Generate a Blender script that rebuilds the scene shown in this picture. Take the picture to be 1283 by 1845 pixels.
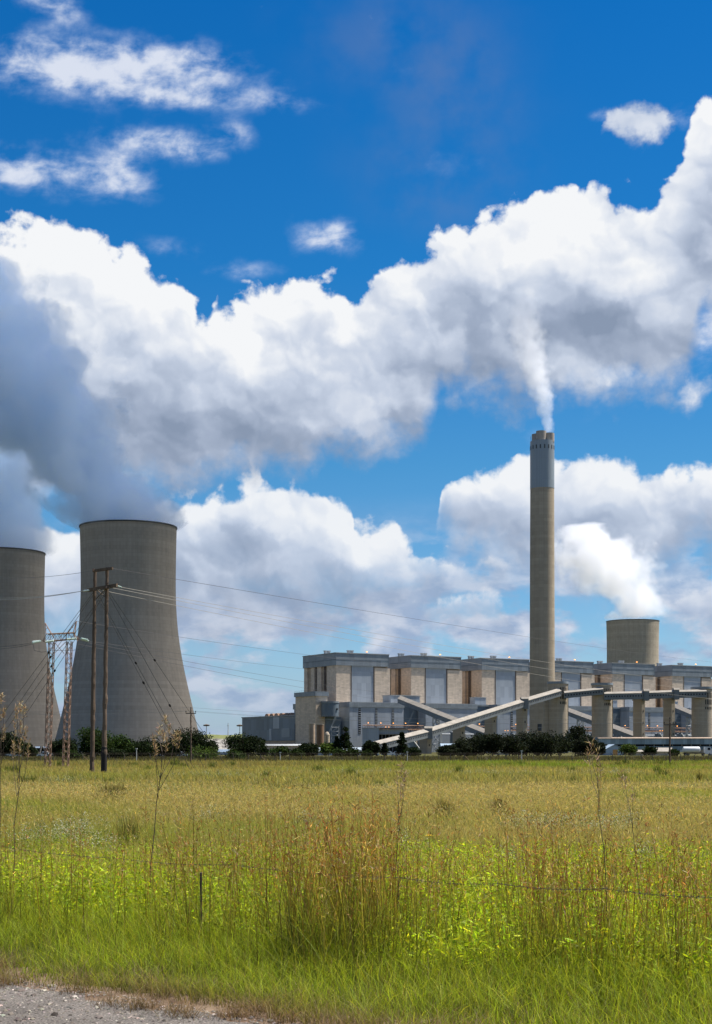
import bpy, math, random
import numpy as np
from mathutils import Vector, Matrix
C = bpy.context.scene
for o in list(bpy.data.objects):
    bpy.data.objects.remove(o)
R = math.radians
F, CX, HZ, EYE = 2690.0, 641.5, 1350.0, 2.4      # focal length, centre and horizon in photo pixels, eye height (m)

# ------------------------------------------------------------------ camera
cam_d = bpy.data.cameras.new('camera')
cam = bpy.data.objects.new('camera', cam_d)
C.collection.objects.link(cam)
cam.location = (0, 0, EYE)
cam.rotation_euler = (R(90), 0, 0)
cam_d.sensor_fit = 'VERTICAL'
cam_d.sensor_height = 24
cam_d.lens = 24 * F / 1845
cam_d.shift_y = (HZ - 922.5) / 1845
cam_d.clip_start = 0.1
cam_d.clip_end = 30000
C.camera = cam
C.render.resolution_x, C.render.resolution_y = 712, 1024

# ------------------------------------------------------------------ exposure and sampling
C.view_settings.view_transform = 'Standard'
C.view_settings.look = 'None'
C.view_settings.exposure = 0.74
C.view_settings.gamma = 1.0
C.view_settings.use_curve_mapping = False
C.cycles.max_bounces = 12
C.cycles.diffuse_bounces = 3
C.cycles.glossy_bounces = 2
C.cycles.transmission_bounces = 4
C.cycles.transparent_max_bounces = 8
C.cycles.volume_bounces = 10
C.cycles.volume_step_rate = 1.0
C.cycles.volume_max_steps = 256
C.cycles.sample_clamp_indirect = 6
C.cycles.use_denoising = True
C.cycles.denoising_prefilter = 'ACCURATE'

# ------------------------------------------------------------------ sun
SUN_EL, SUN_AZ = R(62), R(73)           # azimuth clockwise from +Y (the viewing direction)
sun_dir = Vector((math.sin(SUN_AZ) * math.cos(SUN_EL), math.cos(SUN_AZ) * math.cos(SUN_EL), math.sin(SUN_EL)))
sd = bpy.data.lights.new('sun', 'SUN')
sd.energy = 5.0
sd.angle = R(0.53)
sd.color = (1.0, 0.94, 0.86)
so = bpy.data.objects.new('sun', sd)
C.collection.objects.link(so)
so.rotation_euler = (-sun_dir).to_track_quat('-Z', 'Y').to_euler()
so.location = (0, 0, 300)


# ------------------------------------------------------------------ node helpers
class NT:
    def __init__(s, nt):
        s.nt = nt

    def node(s, t, **kw):
        n = s.nt.nodes.new(t)
        for k, v in kw.items():
            setattr(n, k, v)
        return n

    def put(s, sock, v):
        if v is None:
            return
        if isinstance(v, bpy.types.NodeSocket):
            s.nt.links.new(v, sock)
        else:
            sock.default_value = v

    def m(s, op, a, b=None, c=None, clamp=False):
        n = s.node('ShaderNodeMath', operation=op, use_clamp=clamp)
        s.put(n.inputs[0], a)
        s.put(n.inputs[1], b)
        s.put(n.inputs[2], c)
        return n.outputs[0]

    def add(s, a, b): return s.m('ADD', a, b)
    def sub(s, a, b): return s.m('SUBTRACT', a, b)
    def mul(s, a, b): return s.m('MULTIPLY', a, b)
    def div(s, a, b): return s.m('DIVIDE', a, b)
    def mad(s, a, b, c): return s.m('MULTIPLY_ADD', a, b, c)

    def xyz(s, x, y, z):
        n = s.node('ShaderNodeCombineXYZ')
        for i, v in enumerate((x, y, z)):
            s.put(n.inputs[i], v)
        return n.outputs[0]

    def sep(s, v):
        n = s.node('ShaderNodeSeparateXYZ')
        s.put(n.inputs[0], v)
        return n.outputs

    def sstep(s, v, lo, hi, a=0.0, b=1.0, kind='SMOOTHSTEP'):
        n = s.node('ShaderNodeMapRange', interpolation_type=kind)
        n.clamp = True if kind == 'LINEAR' else n.clamp
        for i, q in enumerate((v, lo, hi, a, b)):
            s.put(n.inputs[i], q)
        return n.outputs[0]

    def noise(s, v, scale, detail=4, rough=0.5, dist=0.0, color=False, lac=2.0, dim='3D'):
        n = s.node('ShaderNodeTexNoise', noise_dimensions=dim)
        s.put(n.inputs['Vector'], v)
        n.inputs['Scale'].default_value = scale
        n.inputs['Detail'].default_value = detail
        n.inputs['Roughness'].default_value = rough
        n.inputs['Lacunarity'].default_value = lac
        n.inputs['Distortion'].default_value = dist
        return n.outputs['Color' if color else 'Fac']

    def voro(s, v, scale, detail=0, rough=0.5, smooth=None, feature='F1', dim='3D'):
        n = s.node('ShaderNodeTexVoronoi', feature='SMOOTH_F1' if smooth else feature, voronoi_dimensions=dim)
        s.put(n.inputs['Vector'], v)
        n.inputs['Scale'].default_value = scale
        n.inputs['Detail'].default_value = detail
        n.inputs['Roughness'].default_value = rough
        if smooth:
            n.inputs['Smoothness'].default_value = smooth
        return n.outputs['Distance']

    def curve(s, v, pts, x0, x1, y0, y1):
        n = s.node('ShaderNodeFloatCurve')
        cm = n.mapping
        c = cm.curves[0]
        q = [((x - x0) / (x1 - x0), (y - y0) / (y1 - y0)) for x, y in pts]
        c.points[0].location = q[0]
        c.points[1].location = q[-1]
        for p in q[1:-1]:
            c.points.new(*p)
        for p in c.points:
            p.handle_type = 'AUTO_CLAMPED'
        cm.use_clip = True
        cm.update()
        s.put(n.inputs['Value'], s.sstep(v, x0, x1, 0, 1, 'LINEAR'))
        return s.mad(n.outputs[0], y1 - y0, y0)

    def ramp(s, v, stops):
        n = s.node('ShaderNodeValToRGB')
        el = n.color_ramp.elements
        while len(el) < len(stops):
            el.new(0.5)
        for e, (p, c) in zip(el, stops):
            e.position = p
            e.color = (*c, 1) if len(c) == 3 else c
        s.put(n.inputs[0], v)
        return n.outputs[0]

    def mix(s, f, a, b, blend='MIX'):
        n = s.node('ShaderNodeMix', data_type='RGBA', blend_type=blend)
        s.put(n.inputs[0], f)
        for i, v in ((6, a), (7, b)):
            if isinstance(v, tuple) and len(v) == 3:
                v = (*v, 1)
            s.put(n.inputs[i], v)
        return n.outputs[2]


# ------------------------------------------------------------------ sky: Nishita air with cumulus banks by direction
W = bpy.data.worlds.new('World')
C.world = W
W.use_nodes = True
W.cycles.sampling_method = 'MANUAL'
W.cycles.sample_map_resolution = 256
wt = W.node_tree
wt.nodes.clear()
w = NT(wt)
sky = w.node('ShaderNodeTexSky', sky_type='NISHITA', sun_disc=False)
sky.sun_elevation, sky.sun_rotation = SUN_EL, SUN_AZ
sky.altitude, sky.air_density, sky.dust_density, sky.ozone_density = 1500, 1.0, 0.6, 3.0
dx, dy, dz = w.sep(w.node('ShaderNodeTexCoord').outputs['Generated'])
AZ = w.m('ARCTAN2', dx, dy)
EL = w.div(dz, w.m('SQRT', w.add(w.mul(dx, dx), w.mul(dy, dy))))
SX = w.mad(AZ, 26.9, 6.415)             # azimuth and drop below the frame top, in units of about 2.1 degrees
SY = w.mad(EL, -26.9, 13.5)
P0 = w.xyz(SX, SY, 0.0)


def shift(v, d):
    n = w.node('ShaderNodeVectorMath', operation='ADD')
    w.put(n.inputs[0], v)
    n.inputs[1].default_value = d
    return n.outputs[0]


# turbulence that bends every outline
tw = w.sep(w.noise(P0, 1.1, 5, 0.55, color=True, dim='2D'))
TX = w.mad(w.sub(tw[0], 0.5), 0.9, SX)
TY = w.mad(w.sub(tw[1], 0.5), 0.7, SY)
PW = w.xyz(TX, TY, 0.0)


def billow(v, det):                          # cauliflower heads: round cells with smaller ones on top
    a = w.voro(v, 0.95, det, 0.5, smooth=0.7, dim='2D')
    return w.sub(1.0, a)


B0 = billow(PW, 3.5)
R1 = w.noise(PW, 0.62, 1.5, 0.45, dim='2D')
R2 = w.noise(shift(PW, (0.22, -0.36, 0.0)), 0.62, 1.5, 0.45, dim='2D')
RELIEF = w.mad(w.sub(R1, R2), 1.5, w.mul(w.sub(billow(PW, 2.2), billow(shift(PW, (0.07, -0.11, 0.0)), 2.2)), 0.55))
FB = w.noise(P0, 2.3, 9, 0.58, dim='2D')           # fine wisps
FBS = w.noise(P0, 0.8, 5, 0.5, dim='2D')


def bank(top, bot, sharp=0.26, soft=0.6, amp=0.75, spread=1.3):
    """a cumulus bank between an upper and a lower outline; gives cover, light"""
    yt = w.curve(SX, [(x / 100, y / 100) for x, y in top], -1.0, 14.0, 0.0, 14.0)
    yb = w.curve(SX, [(x / 100, y / 100) for x, y in bot], -1.0, 14.0, 0.0, 14.0)
    dt = w.sub(SY, yt)
    db = w.sub(yb, SY)
    bl = w.mul(w.sub(B0, 0.62), amp)
    fb = w.mul(w.sub(FB, 0.5), 0.55)
    ft = w.add(w.add(dt, bl), fb)
    fbm = w.add(w.add(w.mad(db, 0.8, 0.45), w.mul(bl, 0.5)), w.mul(fb, 1.3))
    a = w.mul(w.sstep(ft, 0.0, sharp), w.sstep(fbm, -0.1, soft))
    h = w.div(db, w.m('MAXIMUM', w.add(dt, db), 0.05))
    rim = w.m('EXPONENT', w.mul(w.m('MAXIMUM', dt, 0.0), -1.0 / spread))
    return a, h, rim, db


def light(h, rim, base=0.22, gain=1.5, rimk=0.55, extra=None):
    l = w.mad(w.sstep(h, 0.12, 0.8), 0.48, base)
    l = w.mad(rim, rimk, l)
    l = w.mad(RELIEF, gain * 0.55, l)
    l = w.mad(w.sub(B0, 0.62), 0.14, l)
    l = w.mad(w.sub(FBS, 0.5), 0.4, l)
    if extra is not None:
        l = w.add(l, extra)
    return l


def blob(x, y, rx, ry, k, warp=True):
    n = w.node('ShaderNodeVectorMath', operation='MULTIPLY_ADD')
    w.put(n.inputs[0], PW if warp else P0)
    n.inputs[1].default_value = (100 / rx, 100 / ry, 0)
    n.inputs[2].default_value = (-x / rx, -y / ry, 0)
    m_ = w.node('ShaderNodeVectorMath', operation='DOT_PRODUCT')
    w.put(m_.inputs[0], n.outputs[0])
    w.put(m_.inputs[1], n.outputs[0])
    return w.mul(w.m('EXPONENT', w.mul(m_.outputs['Value'], -1.0)), k)


def total(vals):
    t = vals[0]
    for v in vals[1:]:
        t = w.add(t, v)
    return t


K = 10.0                                  # background strength is 0.1
def cloud_col(l, tint=(1, 1, 1)):
    return w.ramp(l, [(0.0, (.25 * K, .315 * K, .435 * K)), (0.3, (.37 * K, .44 * K, .575 * K)),
                      (0.6, (.56 * K, .63 * K, .76 * K)), (0.85, (.78 * K, .82 * K, .89 * K)), (1.0, (.91 * K, .925 * K, .945 * K))])


# clear air
col = w.mix(1.0, sky.outputs[0], w.ramp(w.mul(SY, 1 / 14), [(0.0, (.05, .72, 1.26)), (0.35, (.12, .79, 1.22)), (0.6, (.34, .88, 1.12)), (1.0, (.95, .98, 1.08))]), 'MULTIPLY')

# low clouds sinking into the horizon haze
hz = w.sstep(SY, 8.8, 11.2)
hc = w.noise(w.xyz(w.mul(SX, 0.8), w.mul(SY, 1.5), 3.0), 0.75, 7, 0.55, dim='2D')
col = w.mix(w.mul(w.sstep(hc, 0.40, 0.58), w.mul(hz, 0.85)), col, w.ramp(w.noise(w.xyz(w.mul(SX, 0.9), w.mul(SY, 1.9), 9.0), 1.1, 6, 0.55, dim='2D'), [(0.38, (.34 * K, .42 * K, .60 * K)), (0.62, (.70 * K, .72 * K, .81 * K))]))
col = w.mix(w.mul(w.sstep(SY, 11.3, 13.5), 0.62), col, (.29 * K, .42 * K, .61 * K))

# faint brown smoke drifting over the chimney
smk = w.m('MINIMUM', w.mul(total([blob(770, 110, 130, 130, .8), blob(800, 320, 120, 80, .8), blob(850, 220, 80, 90, .4), blob(620, 60, 90, 70, .4)]), w.sstep(FBS, 0.25, 0.7)), 1.0)
col = w.mix(w.mul(smk, 0.34), col, (.20 * K, .25 * K, .40 * K))
# thin high wisps
wisp = total([blob(180, 140, 230, 52, 1.15, False), blob(360, 110, 60, 30, .35, False), blob(340, 180, 110, 22, .62, False), blob(510, 185, 55, 22, .45, False),
              blob(300, 262, 120, 26, .72, False), blob(425, 240, 34, 26, .5, False), blob(350, 285, 50, 16, .4, False), blob(40, 330, 80, 42, .85, False),
              blob(205, 330, 85, 46, .78, False), blob(110, 40, 50, 30, .6, False), blob(60, 15, 50, 20, .4, False), blob(590, 425, 60, 34, .85, False),
              blob(300, 455, 60, 22, .4, False), blob(440, 490, 70, 22, .45, False), blob(790, 300, 120, 60, .16, False), blob(730, 90, 120, 110, .14, False),
              blob(1090, 225, 40, 16, .4, False), blob(1225, 240, 40, 22, .5, False), blob(1270, 620, 40, 60, .8, False), blob(1100, 740, 140, 30, .22, False), blob(965, 800, 30, 26, .4, False)])
FW = w.noise(w.xyz(w.mad(SY, 0.25, SX), w.mul(SY, 1.45), 4.0), 1.5, 8, 0.56, dist=0.12, dim='2D')
wa = w.m('MULTIPLY', w.sstep(w.add(wisp, w.mul(w.mul(w.sub(FW, 0.5), 2.1), w.m('MINIMUM', w.mad(wisp, 1.3, 0.12), 1.0))), 0.12, 1.2), 0.86)
col = w.mix(wa, col, w.ramp(wa, [(0.2, (.50 * K, .62 * K, .86 * K)), (0.85, (.80 * K, .84 * K, .93 * K))]))

# bank behind the cooling tower
a, h, rim, db = bank([(-100, 930), (200, 930), (262, 915), (290, 885), (350, 870), (400, 846), (450, 838), (500, 838), (560, 846), (600, 862), (632, 885),
                      (640, 925), (655, 930), (690, 918), (712, 910), (730, 940), (770, 960), (830, 985), (900, 1000), (960, 1010), (1050, 1030), (1400, 1030)],
                     [(-100, 1170), (200, 1180), (300, 1180), (420, 1170), (560, 1160), (700, 1130), (820, 1080), (900, 1040), (960, 1030), (1050, 1020), (1400, 1010)],
                     soft=1.5, amp=0.6, spread=0.7)
ex = total([blob(420, 980, 120, 40, -.28), blob(380, 890, 70, 30, .2), blob(700, 960, 70, 30, .15), blob(560, 1010, 90, 30, .12), blob(560, 1060, 260, 40, -.12)])
col = w.mix(w.mul(a, .93), col, cloud_col(light(h, rim, .34, 1.2, .36, ex)))

# bank behind the chimney
a, h, rim, db = bank([(-100, 1100), (740, 1100), (776, 990), (790, 905), (805, 835), (850, 822), (900, 812), (950, 810), (1000, 798), (1050, 806), (1100, 818), (1150, 830), (1182, 848),
                      (1205, 836), (1240, 822), (1283, 805), (1400, 790)],
                     [(-100, 900), (740, 905), (790, 930), (830, 975), (900, 1005), (1000, 1050), (1100, 1060), (1160, 1050), (1200, 1020), (1240, 1000), (1283, 1010), (1400, 1010)],
                     soft=0.9, amp=0.55, spread=0.8)
ex = total([blob(1090, 930, 90, 40, -.3), blob(900, 940, 80, 30, -.08), blob(860, 870, 50, 30, .14), blob(1130, 870, 60, 30, .18), blob(1120, 1000, 90, 30, -.12)])
col = w.mix(w.mul(a, .96), col, cloud_col(light(h, rim, .40, 1.2, .36, ex)))

# small heap at the right edge and one low in the middle
a, h, rim, db = bank([(-100, 1200), (1150, 1150), (1190, 1075), (1215, 1045), (1250, 1025), (1283, 1000), (1400, 980)],
                     [(-100, 1050), (1150, 1060), (1190, 1100), (1283, 1150), (1400, 1160)], soft=1.0, amp=0.5, spread=0.6)
col = w.mix(w.mul(a, .85), col, cloud_col(light(h, rim, .3, 1.1, .3)))
a, h, rim, db = bank([(-100, 1200), (690, 1160), (742, 1082), (790, 1068), (850, 1050), (890, 1052), (912, 1075), (940, 1130), (1400, 1200)],
                     [(-100, 1050), (690, 1070), (742, 1098), (820, 1120), (900, 1125), (940, 1110), (1400, 1050)], soft=0.9, amp=0.4, spread=0.5)
col = w.mix(w.mul(a, .8), col, cloud_col(light(h, rim, .34, 1.0, .3)))

# the great bank across the frame
a, h, rim, db = bank([(-100, 420), (0, 402), (60, 398), (100, 388), (150, 380), (178, 388), (200, 418), (250, 446), (300, 468), (340, 500), (364, 540), (378, 532), (390, 506), (430, 508),
                      (470, 498), (520, 488), (560, 478), (620, 482), (690, 455), (740, 430), (780, 402), (840, 383), (900, 362), (930, 336), (965, 332), (1010, 318), (1050, 310),
                      (1110, 316), (1160, 345), (1180, 322), (1205, 292), (1225, 245), (1242, 200), (1283, 178), (1400, 150)],
                     [(-100, 900), (100, 890), (200, 872), (330, 872), (400, 850), (450, 832), (540, 840), (600, 805), (700, 800), (755, 775), (785, 715), (800, 688), (850, 695), (900, 715), (950, 718),
                      (1000, 710), (1100, 705), (1180, 700), (1222, 684), (1245, 625), (1258, 592), (1283, 585), (1400, 560)],
                     sharp=0.24, soft=0.7, amp=0.72, spread=1.25)
ex = total([blob(880, 640, 230, 55, -.14), blob(1080, 600, 110, 36, -.16), blob(400, 790, 300, 60, -.10), blob(600, 560, 120, 60, .1), blob(790, 490, 60, 36, .16), blob(960, 520, 260, 70, -.10), blob(1000, 440, 130, 80, .14),
            blob(340, 560, 120, 60, .22), blob(740, 560, 90, 50, -.1), blob(1010, 560, 60, 40, .22), blob(110, 470, 160, 80, .2), blob(700, 720, 80, 40, .3), blob(520, 640, 120, 60, .08),
            blob(1180, 560, 80, 70, .12), blob(1240, 430, 70, 80, -.2), blob(880, 540, 60, 30, -.16), blob(300, 690, 130, 50, -.1), blob(1130, 680, 110, 24, .22)])
lA = light(h, rim, .33, 1.35, .34, ex)
col = w.mix(a, col, cloud_col(lA))
# compact puff right of centre
pf = total([blob(1140, 240, 62, 38, 1.25), blob(1195, 245, 45, 22, .6), blob(1085, 222, 36, 16, .5), blob(1235, 720, 50, 40, .9)])
pa = w.sstep(w.add(pf, w.add(w.mul(w.sub(FW, 0.5), 1.0), w.mul(w.sub(B0, 0.62), 0.8))), 0.2, 1.1)
col = w.mix(w.mul(pa, .94), col, cloud_col(w.add(w.mad(pa, 0.32, 0.42), w.mul(RELIEF, 0.6))))

bg = w.node('ShaderNodeBackground')
bg.inputs['Strength'].default_value = 0.06
w.put(bg.inputs['Color'], col)
wo = w.node('ShaderNodeOutputWorld')
wt.links.new(bg.outputs[0], wo.inputs['Surface'])

# ------------------------------------------------------------------ geometry helpers
def at(px, py, Y):
    """the point seen at photo pixel (px, py) at depth Y"""
    return Vector(((px - CX) / F * Y, Y, EYE + (HZ - py) / F * Y))


def gx(px, Y): return (px - CX) / F * Y
def gz(py, Y): return EYE + (HZ - py) / F * Y
def ground_depth(py): return EYE * F / (py - HZ)


class MB:
    def __init__(s):
        s.v, s.f = [], []

    def add(s, v, f):
        k = len(s.v)
        s.v += [tuple(p) for p in v]
        s.f += [tuple(i + k for i in q) for q in f]
        return s

    def box(s, x0, x1, y0, y1, z0, z1):
        v = [(x, y, z) for z in (z0, z1) for y in (y0, y1) for x in (x0, x1)]
        return s.add(v, [(0, 2, 3, 1), (4, 5, 7, 6), (0, 1, 5, 4), (2, 6, 7, 3), (0, 4, 6, 2), (1, 3, 7, 5)])

    def prism(s, poly, z0, z1):
        """vertical prism over a counter-clockwise outline"""
        n = len(poly)
        v = [(x, y, z0) for x, y in poly] + [(x, y, z1) for x, y in poly]
        f = [tuple(range(n))[::-1], tuple(range(n, 2 * n))] + [(i, (i + 1) % n, n + (i + 1) % n, n + i) for i in range(n)]
        return s.add(v, f)

    def extrude(s, poly, a, b):
        """section (p, q) in the plane across the line a-b, q up"""
        a, b = Vector(a), Vector(b)
        d = (b - a).normalized()
        side = Vector((d.y, -d.x, 0)).normalized()
        n = len(poly)
        v = [e + side * p + Vector((0, 0, q)) for e in (a, b) for p, q in poly]
        f = [tuple(range(n)), tuple(range(2 * n - 1, n - 1, -1))] + [(i, n + i, n + (i + 1) % n, (i + 1) % n) for i in range(n)]
        return s.add(v, f)

    def bar(s, a, b, r, n=4, r2=None):
        a, b = Vector(a), Vector(b)
        d = (b - a).normalized()
        u = d.orthogonal().normalized()
        w_ = d.cross(u)
        r2 = r if r2 is None else r2
        v = []
        for e, q in ((a, r), (b, r2)):
            v += [e + (u * math.cos(2 * math.pi * (i + .5) / n) + w_ * math.sin(2 * math.pi * (i + .5) / n)) * q for i in range(n)]
        return s.add(v, [tuple(range(n))[::-1], tuple(range(n, 2 * n))] + [(i, (i + 1) % n, n + (i + 1) % n, n + i) for i in range(n)])

    def tube(s, pts, r, n=5):
        pts = [Vector(p) for p in pts]
        rr = r if hasattr(r, '__len__') else [r] * len(pts)
        v, u = [], None
        for i, p in enumerate(pts):
            d = (pts[min(i + 1, len(pts) - 1)] - pts[max(i - 1, 0)]).normalized()
            if u is None:
                u = d.orthogonal().normalized()
            else:
                u = (u - d * u.dot(d)).normalized()
            w_ = d.cross(u)
            v += [p + (u * math.cos(2 * math.pi * k / n) + w_ * math.sin(2 * math.pi * k / n)) * rr[i] for k in range(n)]
        m_ = len(pts)
        f = [(i * n + k, i * n + (k + 1) % n, (i + 1) * n + (k + 1) % n, (i + 1) * n + k) for i in range(m_ - 1) for k in range(n)]
        return s.add(v, f + [tuple(range(n))[::-1], tuple(range((m_ - 1) * n, m_ * n))])

    def lathe(s, prof, n=48, cx=0, cy=0, close=False):
        v = [(cx + r * math.cos(2 * math.pi * k / n), cy + r * math.sin(2 * math.pi * k / n), z) for r, z in prof for k in range(n)]
        m_ = len(prof)
        f = [(i * n + k, i * n + (k + 1) % n, (i + 1) * n + (k + 1) % n, (i + 1) * n + k) for i in range(m_ - 1) for k in range(n)]
        if close:
            f += [tuple(range(n))[::-1], tuple(range((m_ - 1) * n, m_ * n))]
        return s.add(v, f)

    def obj(s, name, mat, parent=None, smooth=False, loc=None):
        me = bpy.data.meshes.new(name)
        me.from_pydata(s.v, [], s.f)
        me.update()
        if smooth:
            me.shade_smooth()
            me.set_sharp_from_angle(angle=R(40))
        me.materials.append(mat)
        o = bpy.data.objects.new(name, me)
        C.collection.objects.link(o)
        o.parent = parent
        if loc is not None:
            o.location = loc
        return o


def tag(o, label=None, cat=None, group=None, kind=None):
    for k, v in (('label', label), ('category', cat), ('group', group), ('kind', kind)):
        if v:
            o[k] = v
    return o


def thing(name, loc, label, cat, group=None, rz=0.0):
    o = bpy.data.objects.new(name, None)
    C.collection.objects.link(o)
    o.location = loc
    o.rotation_euler = (0, 0, rz)
    return tag(o, label, cat, group)


def copy_tree(o, parent=None):
    c = o.copy()
    C.collection.objects.link(c)
    c.parent = parent
    for ch in list(o.children):
        copy_tree(ch, c)
    return c


def dup(o, loc, label, rz=None, scale=None):
    c = copy_tree(o)
    c.location = loc
    if rz is not None:
        c.rotation_euler = (0, 0, rz)
    if scale is not None:
        c.scale = scale if hasattr(scale, '__len__') else (scale,) * 3
    c['label'] = label
    return c


def child(src, parent, loc, rz=None):
    c = src.copy()
    C.collection.objects.link(c)
    c.parent = parent
    c.location = loc
    if rz is not None:
        c.rotation_euler = (0, 0, rz)
    return c


# ------------------------------------------------------------------ materials
def mat(name, rough=0.85, spec=0.3, metal=0.0):
    m_ = bpy.data.materials.new(name)
    m_.use_nodes = True
    t = NT(m_.node_tree)
    b = m_.node_tree.nodes['Principled BSDF']
    b.inputs['Roughness'].default_value = rough
    b.inputs['Specular IOR Level'].default_value = spec
    b.inputs['Metallic'].default_value = metal
    return m_, t, b


def ocoord(t): return t.node('ShaderNodeTexCoord').outputs['Object']


def vmul(t, v, s):
    n = t.node('ShaderNodeVectorMath', operation='MULTIPLY')
    t.put(n.inputs[0], v)
    n.inputs[1].default_value = s
    return n.outputs[0]


def scl(c, k): return tuple(x * k for x in c)


def plain(name, c, var=0.25, scale=0.5, rough=0.85, spec=0.3, metal=0.0, stretch=(1, 1, 1)):
    """one worn colour broken up by two sizes of noise"""
    m_, t, b = mat(name, rough, spec, metal)
    v = vmul(t, ocoord(t), stretch)
    f = t.add(t.mul(t.noise(v, scale, 5, .6), .6), t.mul(t.noise(v, scale * 6, 3, .6), .4))
    t.put(b.inputs['Base Color'], t.mix(t.sstep(f, .3, .7, kind='LINEAR'), scl(c, 1 - var), scl(c, 1 + var)))
    return m_


def shell_concrete(name, c, lift=1.6, ribs=180, joint=.12):
    """slip-formed concrete: lift joints round the shell, faint meridian ribs, rain streaks"""
    m_, t, b = mat(name, .92, .15)
    x, y, z = t.sep(ocoord(t))
    ang = t.m('ARCTAN2', x, y)
    row = t.m('FRACT', t.div(z, lift))
    rowid = t.m('FLOOR', t.div(z, lift))
    colf = t.m('FRACT', t.mul(ang, ribs / (2 * math.pi)))
    colid = t.m('FLOOR', t.mul(ang, ribs / (2 * math.pi)))
    jl = t.m('MAXIMUM', t.sstep(row, .0, joint, 1, 0), t.mul(t.sstep(colf, .0, .16, 1, 0), .45))
    n = t.node('ShaderNodeTexWhiteNoise', noise_dimensions='2D')
    t.put(n.inputs[0], t.xyz(rowid, colid, 0))
    n2 = t.node('ShaderNodeTexWhiteNoise', noise_dimensions='1D')
    t.put(n2.inputs['W'], rowid)
    st = t.noise(t.xyz(t.mul(ang, 14), t.mul(z, .018), 0), 1.0, 5, .6)
    big = t.noise(t.xyz(t.mul(ang, 2), t.mul(z, .03), 0), 1.0, 3, .5)
    v = t.add(t.mad(n.outputs[0], .12, t.mul(n2.outputs[0], .14)), t.add(t.mul(st, .52), t.mul(big, .30)))
    v = t.sub(v, .04)
    colr = t.mix(t.sstep(v, .25, .75, kind='LINEAR'), scl(c, .78), scl(c, 1.2))
    colr = t.mix(t.mul(jl, .32), colr, scl(c, .45))
    t.put(b.inputs['Base Color'], colr)
    return m_


def cladding(name, c, pitch=1.2, var=.12, rough=.5, panel=9.0):
    """profiled sheet: narrow vertical ribs, odd replaced sheets and streaks"""
    m_, t, b = mat(name, rough, .4)
    x, y, z = t.sep(ocoord(t))
    u = t.add(x, t.mul(y, .83))
    rib = t.m('PINGPONG', t.div(u, pitch), .5)
    n = t.node('ShaderNodeTexWhiteNoise', noise_dimensions='2D')
    t.put(n.inputs[0], t.xyz(t.m('FLOOR', t.div(u, panel * .45)), t.m('FLOOR', t.div(z, panel)), 0))
    st = t.noise(t.xyz(t.mul(u, .8), t.mul(z, .06), 0), 1.0, 5, .6)
    v = t.add(t.mul(n.outputs[0], .45), t.mul(st, .55))
    colr = t.mix(t.sstep(v, .25, .75, kind='LINEAR'), scl(c, 1 - var), scl(c, 1 + var))
    colr = t.mix(t.mul(t.sstep(rib, 0, .18, 1, 0), .3), colr, scl(c, .6))
    lap = t.m('FRACT', t.div(z, panel * .5))
    colr = t.mix(t.mul(t.sstep(lap, 0, .03, 1, 0), .3), colr, scl(c, .6))
    t.put(b.inputs['Base Color'], colr)
    bp = t.node('ShaderNodeBump')
    bp.inputs['Strength'].default_value = .4
    bp.inputs['Distance'].default_value = .1
    t.put(bp.inputs['Height'], rib)
    t.put(b.inputs['Normal'], bp.outputs[0])
    return m_


def brickwork(name, c, course=1.1):
    """brick panels seen from far: faint courses, patchy tone, soot streaks"""
    m_, t, b = mat(name, .9, .15)
    x, y, z = t.sep(ocoord(t))
    u = t.add(x, t.mul(y, .9))
    row = t.m('FRACT', t.div(z, course))
    n = t.node('ShaderNodeTexWhiteNoise', noise_dimensions='2D')
    t.put(n.inputs[0], t.xyz(t.m('FLOOR', t.div(z, course)), t.m('FLOOR', t.mad(t.m('FLOOR', t.div(z, course)), .37, t.div(u, 2.4))), 0))
    st = t.noise(t.xyz(t.mul(u, .5), t.mul(z, .05), 0), 1.0, 6, .65)
    v = t.add(t.mul(n.outputs[0], .3), t.mul(st, .7))
    colr = t.mix(t.sstep(v, .25, .75, kind='LINEAR'), scl(c, .8), scl(c, 1.18))
    colr = t.mix(t.mul(t.sstep(row, 0, .22, 1, 0), .28), colr, scl(c, .62))
    t.put(b.inputs['Base Color'], colr)
    return m_


def glow(name, c, k):
    m_, t, b = mat(name)
    b.inputs['Base Color'].default_value = (*c, 1)
    b.inputs['Emission Color'].default_value = (*c, 1)
    b.inputs['Emission Strength'].default_value = k
    return m_


M = {}
M['tower'] = shell_concrete('cooling_tower_concrete', (.35, .292, .222), 1.9, 150)
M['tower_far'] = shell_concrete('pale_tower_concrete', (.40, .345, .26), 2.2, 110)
M['chimney'] = shell_concrete('chimney_concrete', (.38, .315, .23), 2.2, 16, .1)
M['chimney_top'] = cladding('chimney_steel', (.25, .29, .315), 1.0, .08, .5, 14)
M['flue'] = plain('flue_concrete', (.36, .31, .26), .2, .4)
M['silo'] = shell_concrete('silo_concrete', (.37, .315, .24), 1.4, 26, .14)
M['brick'] = brickwork('boiler_house_brick', (.58, .475, .365))
M['brick_dark'] = brickwork('shaft_brick', (.42, .33, .245))
M['clad'] = cladding('grey_cladding', (.32, .355, .39), 1.3)
M['clad_dark'] = cladding('blue_grey_cladding', (.125, .16, .19), 1.3, .2)
M['fascia'] = cladding('roof_fascia', (.215, .245, .265), 1.5, .15)
M['roof'] = plain('roof_sheet', (.34, .35, .35), .15, .1)
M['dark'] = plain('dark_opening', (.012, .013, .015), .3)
M['steel'] = plain('galvanised_steel', (.33, .35, .36), .25, .6, .5, .4, .3)
M['rust'] = plain('rusty_steel', (.27, .17, .115), .4, 1.2, .85)
M['conv'] = cladding('conveyor_sheeting', (.15, .165, .168), 1.0, .2)
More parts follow.
